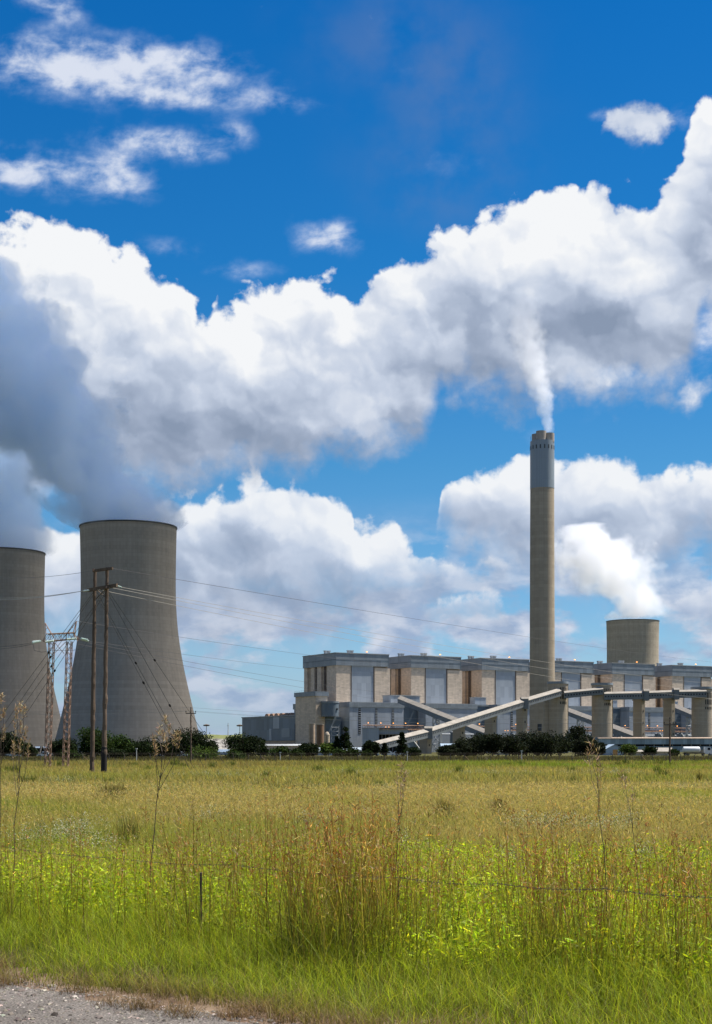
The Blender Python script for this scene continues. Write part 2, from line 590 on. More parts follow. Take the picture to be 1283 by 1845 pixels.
M['conv_roof'] = plain('dusty_conveyor_roof', (.31, .28, .235), .28, .25, stretch=(1, 1, 1))
M['white'] = plain('white_paint', (.62, .63, .63), .12, .3, .5)
M['cream'] = plain('cream_wall', (.48, .40, .29), .2, .2)
M['blue'] = plain('pale_blue_sheet', (.30, .38, .45), .15, .3, .6)
M['door'] = plain('orange_door', (.50, .26, .09), .15, .5)
M['lamp'] = glow('sodium_lamp', (1.0, .40, .10), 1.5)
M['white_lamp'] = glow('cold_lamp', (.9, .95, 1.0), 5.0)
M['wood'] = plain('weathered_pole', (.135, .098, .07), .5, .8, .95, .1, 0, (1, 1, .12))
M['tar'] = plain('tarred_wood', (.018, .016, .015), .3, .8, .8)
M['insul'] = plain('glass_insulator', (.48, .58, .51), .2, 2, .3, .4)
M['wire'] = plain('conductor', (.11, .10, .095), .2, 1, .6)
M['wire_bright'] = plain('bright_conductor', (.42, .38, .32), .2, 1, .5, .5)
M['post'] = plain('fence_post', (.13, .105, .085), .4, .8)
M['stone_post'] = plain('pale_post', (.5, .5, .46), .15, 1)

# ------------------------------------------------------------------ ground and far terrain
def ground_sheet():
    m_, t, b = mat('field_soil', .95, .1)
    v = ocoord(t)
    f = t.noise(v, .06, 6, .6)
    g = t.noise(v, .9, 5, .6)
    c = t.mix(t.sstep(f, .38, .62), (.062, .066, .018), (.105, .088, .030))
    c = t.mix(t.mul(t.sstep(g, .4, .7), .5), c, (.05, .06, .014))
    t.put(b.inputs['Base Color'], c)
    ys = np.unique(np.concatenate([np.linspace(-60, 60, 41), np.linspace(60, 400, 41), np.linspace(400, 1600, 13), np.geomspace(1600, 14000, 14)]))
    xs = np.unique(np.concatenate([-np.geomspace(60, 9000, 20), np.linspace(-60, 60, 41), np.geomspace(60, 9000, 20)]))
    v = [(x, y, 0.0) for y in ys for x in xs]
    n = len(xs)
    f = [(j * n + i, j * n + i + 1, (j + 1) * n + i + 1, (j + 1) * n + i) for j in range(len(ys) - 1) for i in range(n - 1)]
    o = MB().add(v, f).obj('ground', m_)
    tag(o, kind='structure')


ground_sheet()


def hill_sheet():
    m_, t, b = mat('ash_heap', .95, .1)
    v = ocoord(t)
    x, y, z = t.sep(v)
    f = t.noise(vmul(t, v, (1, 1, 1.6)), .16, 6, .7)
    st = t.mix(t.sstep(f, .40, .62), (.12, .11, .10), (.40, .38, .34))
    top = t.mix(t.noise(v, .05, 4, .6), (.12, .15, .05), (.20, .20, .09))
    t.put(b.inputs['Base Color'], t.mix(t.sstep(t.mad(t.sub(f, .5), 6, z), 11.0, 13.0), st, top))
    rnd = random.Random(4)
    nx, ny = 90, 22
    vv, ff = [], []
    for j in range(ny):
        for i in range(nx):
            X = -330 + i * 4.2
            Yy = 1330 + j * 9
            e = min(1, (j) / 6.0)
            edge = max(0.0, min(1.0, (90 - abs(X + 145)) / 40 + .6))
            h_ = 16.5 * (e ** 1.3) * edge * (1 + .06 * math.sin(X * .05) + .05 * math.sin(X * .13 + 1))
            vv.append((X + rnd.uniform(-1.2, 1.2), Yy + rnd.uniform(-2, 2), h_ + (rnd.uniform(-.7, .7) if 0 < j < 6 else rnd.uniform(-.15, .15)) - .5))
    for j in range(ny - 1):
        for i in range(nx - 1):
            ff.append((j * nx + i, j * nx + i + 1, (j + 1) * nx + i + 1, (j + 1) * nx + i))
    tag(MB().add(vv, ff).obj('hill', m_, smooth=True), kind='structure')


hill_sheet()

# ------------------------------------------------------------------ cooling towers
PROF = [(0, 86.5), (.08, 85.6), (.18, 85.0), (.30, 84.9), (.42, 86.8), (.53, 91.5), (.64, 99.5), (.74, 107.5), (.85, 117.5), (.94, 126.5), (1.0, 132.5)]


def cooling_tower(px, ytop, ybase, Y, rscale, m_, label, legs=True):
    k = Y / F
    H = gz(ytop, Y - PROF[0][1] * Y / F * rscale)     # the front of the rim is what shows
    zb = 4.2
    root = thing('cooling_tower', (gx(px, Y), Y, 0), label, 'cooling tower', 'hyperbolic concrete cooling towers')
    xs = np.array([p[0] for p in PROF]); rs = np.array([p[1] for p in PROF])
    ts = np.linspace(0, 1, 60)
    c2 = np.polyfit(xs, rs, 6)
    rr = np.polyval(c2, ts) * k * rscale
    zz = H - ts * (H - zb)
    outer = [(r, z) for r, z in zip(rr, zz)][::-1]
    inner = [(r - .55, z) for r, z in zip(rr, zz)]
    MB().lathe(outer + inner + outer[:1], 128).obj('shell', m_, root, smooth=True)
    rt = rr[0]
    MB().lathe([(rt + .02, H - .5), (rt + .3, H - .5), (rt + .3, H + .25), (rt - .7, H + .25), (rt - .7, H - .5)], 128).obj('rim', M['rimc'], root, smooth=True)
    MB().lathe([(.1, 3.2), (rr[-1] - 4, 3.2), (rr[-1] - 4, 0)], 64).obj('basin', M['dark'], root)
    if legs:
        n = 44
        rb = rr[-1] - .3
        a0, a1 = 0, 2 * math.pi / n
        leg = MB()
        for s in (-1, 1):
            leg.bar((rb * math.cos(s * a1 * .45) - rb + 1.6, rb * math.sin(s * a1 * .45), 0), (rb * math.cos(0) - rb, 0, zb + .3), .42, 6)
        base = leg.obj('leg', M['silo'], root)
        base.location = (rb, 0, 0)
        for i in range(1, n):
            child(base, root, (rb * math.cos(i * a1), rb * math.sin(i * a1), 0), i * a1)
    return root, H, rt


M['rimc'] = plain('rim_concrete', (.075, .07, .062), .25, .3)
TWA = cooling_tower(231.5, 937, 1350, 800, 1.0, M['tower'], 'tall dark concrete cooling tower standing whole behind the wooden pole pair', 'x')
TWB = cooling_tower(3.5, 986, 1350, 905, .884, M['tower'], 'dark concrete cooling tower cut by the left frame edge')
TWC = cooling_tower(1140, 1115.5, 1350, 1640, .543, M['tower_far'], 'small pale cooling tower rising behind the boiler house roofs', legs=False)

# ------------------------------------------------------------------ chimney
M['steel_dark'] = plain('dark_steel_slot', (.06, .065, .07), .2)
Yc = 1000
kc = Yc / F
chim = thing('chimney', (gx(977, Yc), Yc, 0), 'very tall round concrete chimney with a grey steel top and four flues', 'chimney')
zt, zs = gz(796, Yc), gz(881, Yc)
MB().lathe([(23.3 * kc, 0), (22.4 * kc, 60), (21.9 * kc, 130), (21.4 * kc, zs)], 96).obj('shaft', M['chimney'], chim, smooth=True)
cap_r = 21.4 * kc + .12
MB().lathe([(cap_r - .3, zs + .003), (cap_r, zs + .003), (cap_r, zt), (.05, zt + .02)], 96).obj('steel_top', M['chimney_top'], chim, smooth=True)
fl = MB().lathe([(3.4, zt + .03), (3.4, zt + 6.0), (2.6, zt + 6.0), (2.6, zt + 1)], 32).obj('flue', M['flue'], chim, smooth=True, loc=(-3.3, 2.7, -.5))
child(fl, chim, (-1.2, -3.9, .2))
child(fl, chim, (4.0, 2.6, -.3))
child(fl, chim, (4.4, -2.2, -.9))
sl = MB().box(-.36, .36, -.12, .12, -1.3, 1.3).obj('slot', M['steel_dark'], chim)
for i in range(18):
    a = i / 18 * 2 * math.pi + .08
    p = (cap_r * math.sin(a), -cap_r * math.cos(a), gz(808, Yc))
    if i == 0:
        sl.location, sl.rotation_euler = p, (0, 0, a)
    else:
        child(sl, chim, p, a)
wf = MB().box(-1.7, 1.7, -.15, .2, -2.3, 2.3).obj('window', M['dark'], chim, loc=(-2.4, -23.3 * kc + .35, gz(1311, Yc)))
g_ = MB()
for x in (-.85, 0, .85):
    g_.box(x - .09, x + .09, -.25, -.16, -2.2, 2.2)
g_.box(-1.6, 1.6, -.3, -.251, -.1, .1)
g_.obj('glazing_bars', M['steel'], wf)
ant = MB()
ant.bar((-cap_r + .3, -1.5, zt), (-cap_r + .3, -1.5, zt + 3.4), .1)
ant.bar((-cap_r + .3, -1.5, zt + 2.2), (-cap_r - .3, -1.5, zt + 2.2), .08)
ant.obj('aerial', M['post'], chim)

# ------------------------------------------------------------------ boiler houses: a row of six set back to the right
A30 = R(30)
P1 = Vector((-15.6, 1150, 0))
DU = Vector((math.cos(A30), math.sin(A30), 0))
DV = Vector((-math.sin(A30), math.cos(A30), 0))
PITCH = 68.2


def st(u, v, z=0): return P1 + DU * u + DV * v + Vector((0, 0, z))


def boiler_house(i, label):
    r = thing('boiler_house', st(i * PITCH, 0), label, 'power station', 'boiler houses of the power station', A30)
    TOP, LIP = 76.6, 67.2
    MB().box(0, 48, 0, 54, LIP, TOP).obj('roof_fascia', M['fascia'], r)
    MB().box(-.35, 48.35, -.35, 54.35, TOP, TOP + .5).obj('roof', M['roof'], r)
    q = MB()
    q.box(.4, 47.6, -.09, -.003, 71.2, 72.0)
    q.box(-.09, -.003, .2, 53.8, 71.2, 72.0)
    q.box(-.12, .25, -.12, -.091, LIP, TOP)
    q.box(47.2, 47.9, -.1, -.004, LIP, TOP)
    q.obj('fascia_trim', M['clad_dark'], r)
    MB().box(1.9, 47.4, 1.5, 53.2, 0, LIP - .003).obj('core_wall', M['brick_dark'], r)
    b = MB()
    b.box(.7, 13.8, .75, 15.4, 0, LIP - .004)
    b.obj('brick_wing', M['brick'], r)
    b = MB()
    b.box(35.2, 49.3, .45, 12.0, 0, LIP - 1.2)
    b.obj('brick_wing', M['brick'], r)
    MB().box(13.85, 35.15, .95, 3.0, 0, LIP - .004).obj('metal_panel', M['clad'], r)
    for v0, v1 in ((25.0, 31.4), (36.0, 41.6), (48.0, 53.3)):
        MB().box(.7, 3.2, v0, v1, 0, LIP - .004).obj('pilaster', M['brick'], r)
    for v0, v1 in ((19.0, 20.6), (33.0, 34.2)):
        p = MB()
        p.bar((1.3, v0, 34), (1.3, v0, LIP - .1), .55, 8)
        p.bar((1.3, v1, 30), (1.3, v1, LIP - .1), .4, 8)
        p.obj('downpipe', M['post'], r)
    for u in (14.2, 34.6):
        MB().box(u - .3, u + .3, .5, .94, 20, LIP - .006).obj('ladder_strip', M['post'], r)
    vt = None
    for u, v in ((3, 22), (6, 22), (17, 10), (20, 10)):
        if vt is None:
            q = MB()
            q.box(-.9, .9, -.9, .9, 0, 1.9)
            q.box(-1.15, 1.15, -1.15, 1.15, 1.9, 2.7)
            vt = q.obj('roof_vent', M['steel'], r, loc=(u, v, TOP + .5))
        else:
            child(vt, r, (u, v, TOP + .5))
    l = MB().bar((0, 0, 0), (0, 0, 1.0), .12, 6).obj('roof_lamp', M['post'], r, loc=(28, .4, TOP + .5))
    MB().lathe([(.05, .95), (.7, 1.0), (.6, 1.5), (.05, 1.75)], 10).obj('bulb', M['lamp'], l)
    return r


ORD = ['nearest boiler house, its whole end wall of brick pilasters in view', 'second boiler house from the left end of the row',
       'third boiler house in the row, just left of the chimney', 'boiler house half hidden behind the concrete chimney',
       'boiler house under the pale far cooling tower', 'boiler house at the right end of the row']
for i, l in enumerate(ORD):
    boiler_house(i, l)


# annexes in front of each
def annexe(i, label, strips):
    r = thing('annexe', st(i * PITCH, 0), label, 'industrial building', 'annexes below the boiler houses', A30)
    MB().box(-2, 46, -25, .3, 0, 34.4).obj('wall', M['clad'], r)
    MB().box(-2.5, 46.5, -25.5, .28, 34.402, 38).obj('roof_edge', M['fascia'], r)
    MB().box(-2.3, 46.3, -25.3, .25, 38.003, 38.3).obj('roof', M['roof'], r)
    for u, z0 in strips:
        wm = MB().box(u - 1.05, u + 1.05, -25.12, -24.9, z0, 33.6).obj('window', M['dark'], r)
        g = MB()
        for k in range(12):
            z = z0 + (33.6 - z0) * (k + .5) / 12
            g.box(u - 1.0, u + 1.0, -25.22, -25.125, z - .28, z + .28)
        g.obj('transom', M['steel'], wm)
    return r


annexe(0, 'grey clad annexe with three tall window strips below the nearest boiler house', [(6.7, 14), (21.4, 19.5), (36.3, 19.5)])
annexe(1, 'grey annexe behind the crossing conveyors below the second boiler house', [(9, 22)])
annexe(2, 'grey annexe left of the chimney foot, below the third boiler house', [(12, 16)])
annexe(3, 'grey annexe right of the chimney foot, behind the first round silo', [(30, 18)])
annexe(4, 'pale grey annexe between the two slim conveyor piers at right', [(20, 20)])
annexe(5, 'grey annexe at the far right behind the last silo', [(20, 20)])


def link(i, label, big):
    r = thing('link_building', st(i * PITCH + 46.6, 0), label, 'industrial building', 'link buildings between the annexes', A30)
    MB().box(0, 19, -13.5, .2, 0, 37).obj('wall', M['clad_dark'], r)
    MB().box(-.3, 18.8, -14, .15, 37.003, 38.2).obj('roof_edge', M['fascia'], r)
    if big:
        MB().box(-8, 18.6, -18, -6, 38.4, 43.8).obj('penthouse', M['clad'], r)
        MB().box(-8.3, 18.9, -18.3, -5.7, 43.803, 44.4).obj('penthouse_roof', M['roof'], r)
    else:
        MB().box(8, 19, -10, -3, 38.4, 44).obj('penthouse', M['clad'], r)
        MB().box(7.7, 19.3, -10.3, -2.7, 44.003, 44.5).obj('penthouse_roof', M['roof'], r)


for i, l in enumerate(['dark link with a wide grey penthouse where the upper conveyor enters', 'dark link building left of the chimney between two annexes',
                       'dark link building hidden partly behind the chimney', 'dark link building above the middle sloping conveyor',
                       'dark link with a small grey penthouse at the right']):
    link(i, l, i in (0,))

# stair tower and its drum
r = thing('stair_tower', st(-25.6, -15), 'tall brown brick stair tower with a blue grey cap at the left end', 'brick tower', None, A30)
MB().box(0, 10, 0, 33, 0, 42.6).obj('wall', M['brick'], r)
MB().box(-.8, 10.8, -.8, 33.8, 42.603, 46).obj('cap', M['fascia'], r)
q = MB()
for x0, y0, x1, y1 in ((-.6, -.6, 10.6, -.6), (-.6, -.6, -.6, 33.6)):
    q.bar((x0, y0, 47.1), (x1, y1, 47.1), .06)
    n = 4 if y0 == y1 else 12
    for k in range(n + 1):
        q.bar((x0 + (x1 - x0) * k / n, y0 + (y1 - y0) * k / n, 46), (x0 + (x1 - x0) * k / n, y0 + (y1 - y0) * k / n, 47.1), .05)
q.obj('railing', M['post'], r)
MB().box(1, 4, 33.003, 37, 22, 33.2).obj('bay', M['clad_dark'], r)
MB().box(.4, 4.6, 33.003, 38, 33.203, 37.5).obj('bay_cap', M['fascia'], r)

r = thing('drum', st(-15.6, -19), 'round blue grey metal drum hung between stair tower and annexe', 'drum', None, A30)
MB().lathe([(.05, 27), (6.6, 27), (6.6, 37.8), (.05, 37.8)], 48).obj('body', M['clad_dark'], r, smooth=True)
MB().lathe([(6.62, 37.2), (6.9, 37.2), (6.9, 38.5), (.05, 38.6)], 48).obj('cover', M['fascia'], r, smooth=True)
MB().box(-2, 11, 3, 14, 0, 26.9).obj('shaft', M['clad_dark'], r)  # dark box added where the annexe return lies in shadow
MB().box(2.0, 3.2, -6.75, -5.3, 32, 33.2).obj('opening', M['dark'], r)

# turbine hall to the left
Yh = 1170
r = thing('turbine_hall', (gx(531, Yh), Yh, 0), 'low blue grey turbine hall on a brown base left of the brick stair tower', 'industrial building', None, A30)
MB().box(0, 70, 0, 95, 9.2, 28.6).obj('wall', M['clad_dark'], r)
MB().box(.6, 69, .6, 94.4, 0, 9.197).obj('base_wall', M['brick_dark'], r)
MB().box(-.5, 70, -.5, 95.5, 28.603, 29.3).obj('roof', M['roof'], r)
for k, (v0, v1, z0, z1, mm) in enumerate(((26, 37, 19, 28, 'clad'), (40, 44, 9.6, 19, 'clad'), (8, 22, 12, 19, 'fascia'))):
    MB().box(-.25, .05, v0, v1, z0, z1).obj('cladding_sheet', M[mm], r)
rv = None
for k in range(6):
    if rv is None:
        q = MB()
        q.extrude([(-3.6, 0), (3.6, 0), (2.6, 1.5), (1.0, 2.1), (-1.0, 2.1), (-2.6, 1.5)], (0, -5, 0), (0, 5, 0))
        rv = q.obj('roof_ventilator', M['rust'], r, loc=(8, 12 + k * 8.6, 29.3), smooth=False)
        rv.rotation_euler = (0, 0, R(90))
    else:
        child(rv, r, (8, 12 + k * 8.6, 29.3), R(90))

# tanks by the stair tower
def tank(px, Y, rpx, ytop, m_, label, name='silo_tank', dome=0.0):
    k = Y / F
    r_ = rpx * k
    z = gz(ytop, Y)
    t_ = thing(name, (gx(px, Y), Y, 0), label, 'tank', 'storage tanks by the stair tower')
    MB().lathe([(r_, 0), (r_, z - dome)], 28).obj('body', m_, t_, smooth=True)
    MB().lathe([(r_ + .12, z - dome), (r_ + .12, z - dome + .35), (r_ * .6, z - dome * .3 + .36), (.05, z + .4)], 28).obj('lid', M['silo'], t_, smooth=True)
    q = MB()
    for s in (-.25, .25):
        q.bar((s - r_ * .3, -r_ * 1.02, .5), (s - r_ * .3, -r_ * 1.02, z - dome), .06)
    for i in range(int(z / 1.2)):
        q.bar((-.25 - r_ * .3, -r_ * 1.02, .8 + i * 1.2), (.25 - r_ * .3, -r_ * 1.02, .8 + i * 1.2), .05)
    q.obj('ladder', M['post'], t_)


tank(562, 1085, 5.8, 1305, M['brick_dark'], 'brown tank nearest the brick stair tower wall')
tank(577, 1080, 6.6, 1306, plain('rust_brown_tank', (.20, .125, .075), .25, .2), 'rusty brown tank, second from the stair tower')
tank(589.5, 1070, 4.6, 1319, M['cream'], 'slim cream silo with a domed top beside the rusty tank', dome=2.4)

# scaffold stair
r = thing('scaffold_tower', (gx(604, 1060), 1060, 0), 'steel stair frame beside the cream silo', 'stair')
q = MB()
for x in (-2.6, 2.6):
    for y in (-2, 2):
        q.bar((x, y, 0), (x, y, 19), .16)
for k in range(6):
    z = 3 + k * 3
    for y in (-2, 2):
        q.bar((-2.6, y, z), (2.6, y, z), .12)
        q.bar((-2.6 if k % 2 else 2.6, y, z - 3), (2.6 if k % 2 else -2.6, y, z), .12)
q.obj('frame', M['steel'], r)
d_ = None
for k in range(6):
    if d_ is None:
        d_ = MB().box(-2.5, 2.5, -1.9, 1.9, 0, .25).obj('landing', M['steel'], r, loc=(0, 0, 3.1))
    else:
        child(d_, r, (0, 0, 3.1 + 3 * k))


# ------------------------------------------------------------------ pipework, ducts and small plant between conveyor and annexes
def gantry(i, label):
    r = thing('pipe_gantry', st(i * PITCH + 4, -36), label, 'pipe gantry', 'pipe gantries in front of the annexes', A30)
    L_ = 52
    q = MB()
    for y in (-1.5, 1.5):
        q.bar((0, y, 20.5), (L_, y, 20.5), .28)
        q.bar((0, y, 17.2), (L_, y, 17.2), .22)
        for k in range(14):
            x = L_ * k / 13
            q.bar((x, y, 17.2), (x, y, 20.5), .12)
            if k < 13:
                q.bar((x, y, 17.2), (x + L_ / 13, y, 20.5), .1)
    q.obj('truss', M['rust'], r)
    q = MB()
    for k in range(6):
        x = L_ * k / 5
        for y in (-1.5, 1.5):
            q.bar((x, y, 0), (x, y, 17.2), .25)
    q.obj('columns_frame', M['steel'], r)
    for k, (y, z, rr) in enumerate(((-.9, 17.9, .5), (.2, 17.8, .4), (-2.0, 14.0, .6))):
        MB().tube([(0, y, z), (L_, y, z)], rr, 8).obj('pipe', M['steel'] if k else M['rust'], r)
    lp = None
    for k in range(5):
        if lp is None:
            lp = MB().bar((0, 0, 0), (0, 0, 1.4), .08).obj('lamp', M['post'], r, loc=(3 + k * 11, -1.5, 20.6))
            MB().lathe([(.05, 1.3), (.42, 1.35), (.42, 1.8), (.05, 1.95)], 8).obj('bulb', M['lamp'], lp)
        else:
            c = copy_tree(lp, r)
            c.location = (3 + k * 11, -1.5, 20.6)


for i, l in enumerate(['rusty pipe gantry with lamps under the upper conveyor', 'rusty pipe gantry with lamps between two conveyor piers left of the chimney',
                       'lamp-lit pipe gantry just left of the chimney foot', 'lamp-lit pipe gantry between the two middle silos',
                       'lamp-lit pipe gantry between the slim piers', 'lamp-lit pipe gantry by the silo cut at the right edge']):
    gantry(i, l)


def duct(u, v, label, s=1.0):
    r = thing('dust_duct', st(u, v), label, 'duct', 'sloping ducts in front of the annexes', A30)
    q = MB()
    pts = [(0, 0), (13, 0), (13, 3), (1.5, 15.5), (0, 15.5)]
    n = len(pts)
    q.add([(x, y, z) for y in (0, 4.5) for x, z in pts], [tuple(range(n)), tuple(range(2 * n - 1, n - 1, -1))] + [(k, n + k, n + (k + 1) % n, (k + 1) % n) for k in range(n)])
    q.obj('casing', M['clad_dark'], r)
    q = MB()
    for y in (-.2, 4.5):
        q.bar((13.1, y, 3.2), (1.5, y, 15.8), .35)
    q.obj('edge_rail', M['white'], r)
    h_ = MB().box(7, 14.5, 5, 9.5, 6, 14).obj('fan_house', M['cream'], r)
    MB().box(6.6, 14.9, 4.6, 9.9, 14.003, 14.8).obj('fan_house_roof', M['white'], r)
    MB().box(8, 10, 4.85, 4.99, 8, 11).obj('fan_opening', M['dark'], h_)
    MB().box(11.3, 13.3, 4.85, 4.99, 8, 11).obj('fan_opening', M['dark'], h_)


k = 0
WHERE = ['behind the lowest conveyor span', 'right of the grey windowless building', 'under the upper conveyor', 'left of the square conveyor pier', 'near the second pier', 'left of the chimney foot',
         'behind the dark bushes', 'beside the first silo', 'left of the middle silo', 'right of the middle silo', 'left of the first slim pier', 'between the slim piers', 'right of the second slim pier', 'by the last silo']
for i in range(6):
    for du in (6, 30):
        duct(i * PITCH + du, -52, 'blue grey sloping duct with pale fan house ' + WHERE[k], 1)
        k += 1

# transformers and yard lamps on the apron
def transformer(u, v, label):
    r = thing('transformer', st(u, v), label, 'transformer', 'transformers on the apron', A30)
    MB().box(0, 6, 0, 4, .6, 5.2).obj('tank', M['conv'], r)
    q = MB()
    for k in range(9):
        q.box(.3 + k * .62, .62 + k * .62, -1.3, -.003, 1.0, 4.6)
    q.obj('radiator', M['steel'], r)
    MB().bar((-.5, 3, 6.6), (6.5, 3, 6.6), .6, 12).obj('expansion_tank', M['white'], r)
    b0 = None
    for k in range(3):
        if b0 is None:
            b0 = MB().tube([(0, 0, 0), (0, 0, .4), (0, 0, .8), (0, 0, 1.2), (0, 0, 1.6), (0, 0, 2.6)], [.3, .2, .3, .2, .28, .08], 8).obj('bushing', M['rust'], r, loc=(1.2 + k * 1.8, 1.2, 5.2))
        else:
            child(b0, r, (1.2 + k * 1.8, 1.2, 5.2))
    MB().box(-.6, 6.6, -1.6, 4.6, 0, .58).obj('plinth', M['silo'], r)


for i, (u, v, l) in enumerate(((20, -44, 'below the nearest annexe windows'), (32, -44, 'right of the one below the annexe windows'), (84, -46, 'under the upper conveyor end'), (99, -46, 'between the upper conveyor and the second pier'), (160, -46, 'left of the tall square pier'), (232, -46, 'between first and middle silo'), (246, -46, 'left of the middle silo'), (296, -46, 'left of the first slim pier'), (318, -46, 'between the slim piers'), (345, -46, 'left of the last silo'))):
    transformer(u, v, 'grey transformer with rusty bushings ' + l)


def yard_lamp(u, v, h_, label):
    r = thing('yard_lamp', st(u, v), label, 'lamp post', 'yard lamps on the apron', A30)
    MB().bar((0, 0, 0), (0, 0, h_), .16, 6, .1).obj('pole', M['stone_post'], r)
    MB().box(-1.6, 1.6, -.1, .1, h_, h_ + .2).obj('arm', M['steel'], r)
    for x in (-1.5, 1.2):
        MB().box(x, x + .5, -.3, .3, h_ - .35, h_ - .003).obj('lantern', M['lamp'], r)


for u, v, h_, l in ((10, -60, 19, 'left of the grey windowless building'), (58, -60, 18, 'between the two crossing conveyors'), (118, -60, 17, 'between second and third pier'), (215, -58, 18, 'right of the first silo'), (275, -60, 18, 'right of the middle silo'), (332, -60, 18, 'between the slim piers'), (362, -60, 17, 'left of the last silo')):
    yard_lamp(u, v, h_, 'tall pale yard lamp ' + l)

# grey windowless building
Yg = 1000
r = thing('grey_building', (gx(653, Yg), Yg, 0), 'plain grey windowless building behind the foot of the conveyor', 'industrial building')
kk = Yg / F
MB().box(0, 30 * kk, 0, 22, 0, gz(1312, Yg)).obj('wall', M['clad'], r)
MB().box(30 * kk + .003, 82 * kk, 2.5, 22, gz(1322, Yg) + .01, gz(1314, Yg)).obj('upper_wall', M['clad'], r)
MB().box(30 * kk + .006, 82 * kk, 6, 21, 0, gz(1322, Yg)).obj('recess', M['dark'], r)
MB().box(29 * kk, 83 * kk, 1.2, 22.4, gz(1323.5, Yg), gz(1322, Yg)).obj('canopy', M['conv_roof'], r)
q = MB()
for j in range(8):
    q.bar((30 * kk + 2 + j * 2.4, 2.2, 0), (30 * kk + 2 + j * 2.4, 2.2, gz(1323.5, Yg)), .15)
q.obj('canopy_posts_frame', M['steel'], r)
MB().box(-.3, 82.4 * kk, -.3, 22.3, gz(1312, Yg) + .003, gz(1311.2, Yg)).obj('roof', M['roof'], r)


# ------------------------------------------------------------------ conveyor galleries, piers and round silos
def gallery(a, b, label, hw=2.0, h=3.0, group='coal conveyor galleries', win=True, roof_h=1.5, step=1.62, m_=None):
    a, b = Vector(a), Vector(b)
    o_ = a.copy(); o_.z = 0
    r = thing('conveyor_gallery', o_, label, 'conveyor', group)
    a, b = a - o_, b - o_
    MB().extrude([(-hw, -h), (hw, -h), (hw, 0), (-hw, 0)], a, b).obj('casing', m_ or M['conv'], r)
    MB().extrude([(-hw - .25, .003), (hw + .25, .003), (hw + .25, .28), (0, roof_h), (-hw - .25, .28)], a, b).obj('roof', M['conv_roof'], r)
    if win:
        d = (b - a)
        L_ = d.length
        d.normalize()
        side = Vector((d.y, -d.x, 0)).normalized()
        n = int(L_ / step)
        ang = math.atan2(d.y, d.x)
        w0 = None
        for i in range(n):
            p = a + d * (L_ * (i + .5) / n) + side * (hw + .02) + Vector((0, 0, -h * .42))
            if w0 is None:
                w0 = MB().box(-.36, .36, -.03, .06, -.42, .42).obj('window', M['dark'], r, loc=p)
                w0.rotation_euler = (0, 0, ang)
            else:
                child(w0, r, p, ang)
    return r


g0, g1, g2, g3 = at(672, 1342.5, 760), at(771, 1318, 800), at(942, 1264, 880), at(1006, 1245.5, 905)
gallery(g0, g1, 'lowest sloping span of the coal conveyor, rising out of the trees', h=3.0, hw=2.2, roof_h=1.8)
gallery(g1, g2, 'long middle span of the sloping coal conveyor in front of the chimney', h=3.0, hw=2.2, roof_h=1.8)
gallery(g2, g3, 'top span of the sloping coal conveyor ending at the first silo', h=3.0, hw=2.2, roof_h=1.8)
s1 = at(1016, 1249.5, 905); s2 = at(1086, 1242.5, 905)
gallery(s1, s2, 'short conveyor bridge between the first and middle silo', h=3.0)
h0, h1, h2, h3 = at(1088, 1251, 905), at(1162, 1249.5, 905), at(1216, 1247.5, 905), at(1272, 1246.5, 905)
gallery(h0, h1, 'level conveyor bridge from the middle silo to the first slim pier', h=3.4)
gallery(h1, h2, 'level conveyor bridge between the two slim piers', h=3.4)
gallery(h2, h3, 'level conveyor bridge from the second slim pier to the last silo', h=3.4)


def transfer(p, label, w_=3.4):
    r = thing('transfer_house', (p.x, p.y, p.z - 4.6), label, 'transfer house', 'boxes over the conveyor joints')
    MB().box(-w_, w_ * .2, -3.0, 3.0, 0, 5.9).obj('casing', M['conv'], r)
    MB().extrude([(-3.3, 5.903), (3.3, 5.903), (2.2, 7.0), (-2.2, 7.0)], (-w_ - .2, 0, 0), (w_ * .2 + .2, 0, 0)).obj('roof', M['conv_roof'], r)


transfer(g1 + Vector((1.6, 0, .4)), 'grey box on the first joint of the sloping conveyor')
transfer(g2 + Vector((2.4, 0, .2)), 'grey box on the upper joint of the sloping conveyor beside the chimney')
transfer(h1 + Vector((1.6, 0, .2)), 'grey box over the first slim pier', 2.6)
transfer(h2 + Vector((1.6, 0, .2)), 'grey box over the second slim pier', 2.6)


def pier(px0, px1, ytop, Y, label, frac=.62):
    k = Y / F
    wl, wr = (px1 - px0) * frac * k, (px1 - px0) * (1 - frac) * k
    A, B = wr / math.cos(A30), wl / math.sin(A30)
    r = thing('conveyor_pier', (gx(px0 + (px1 - px0) * frac, Y), Y, 0), label, 'pier', 'concrete piers of the conveyor', A30)
    z = gz(ytop, Y)
    MB().box(0, A, 0, B, 0, z - 1.2).obj('shaft', M['silo'], r)
    MB().box(-.3, A + .3, -.3, B + .3, z - 1.197, z).obj('head', M['silo'], r)
    s0 = None
    for j in range(int(z / 7)):
        if s0 is None:
            s0 = MB().box(A * .35, A * .55, -.1, .05, 0, 1.2).obj('opening', M['dark'], r, loc=(0, 0, 4 + j * 7))
        else:
            child(s0, r, (0, 0, 4 + j * 7))


pier(757, 778, 1327, 806, 'short square pier under the first conveyor joint')
pier(817, 838, 1307, 832, 'square pier under the long conveyor span, left of the bushes')
pier(875, 895, 1290, 858, 'taller square pier rising out of the dark bushes')
pier(932, 951, 1271, 884, 'tall square pier just left of the chimney', .55)
pier(1144.5, 1163, 1258.5, 908, 'first slim pier of the level conveyor bridge', .64)
pier(1199, 1217, 1257, 908, 'second slim pier of the level conveyor bridge', .62)


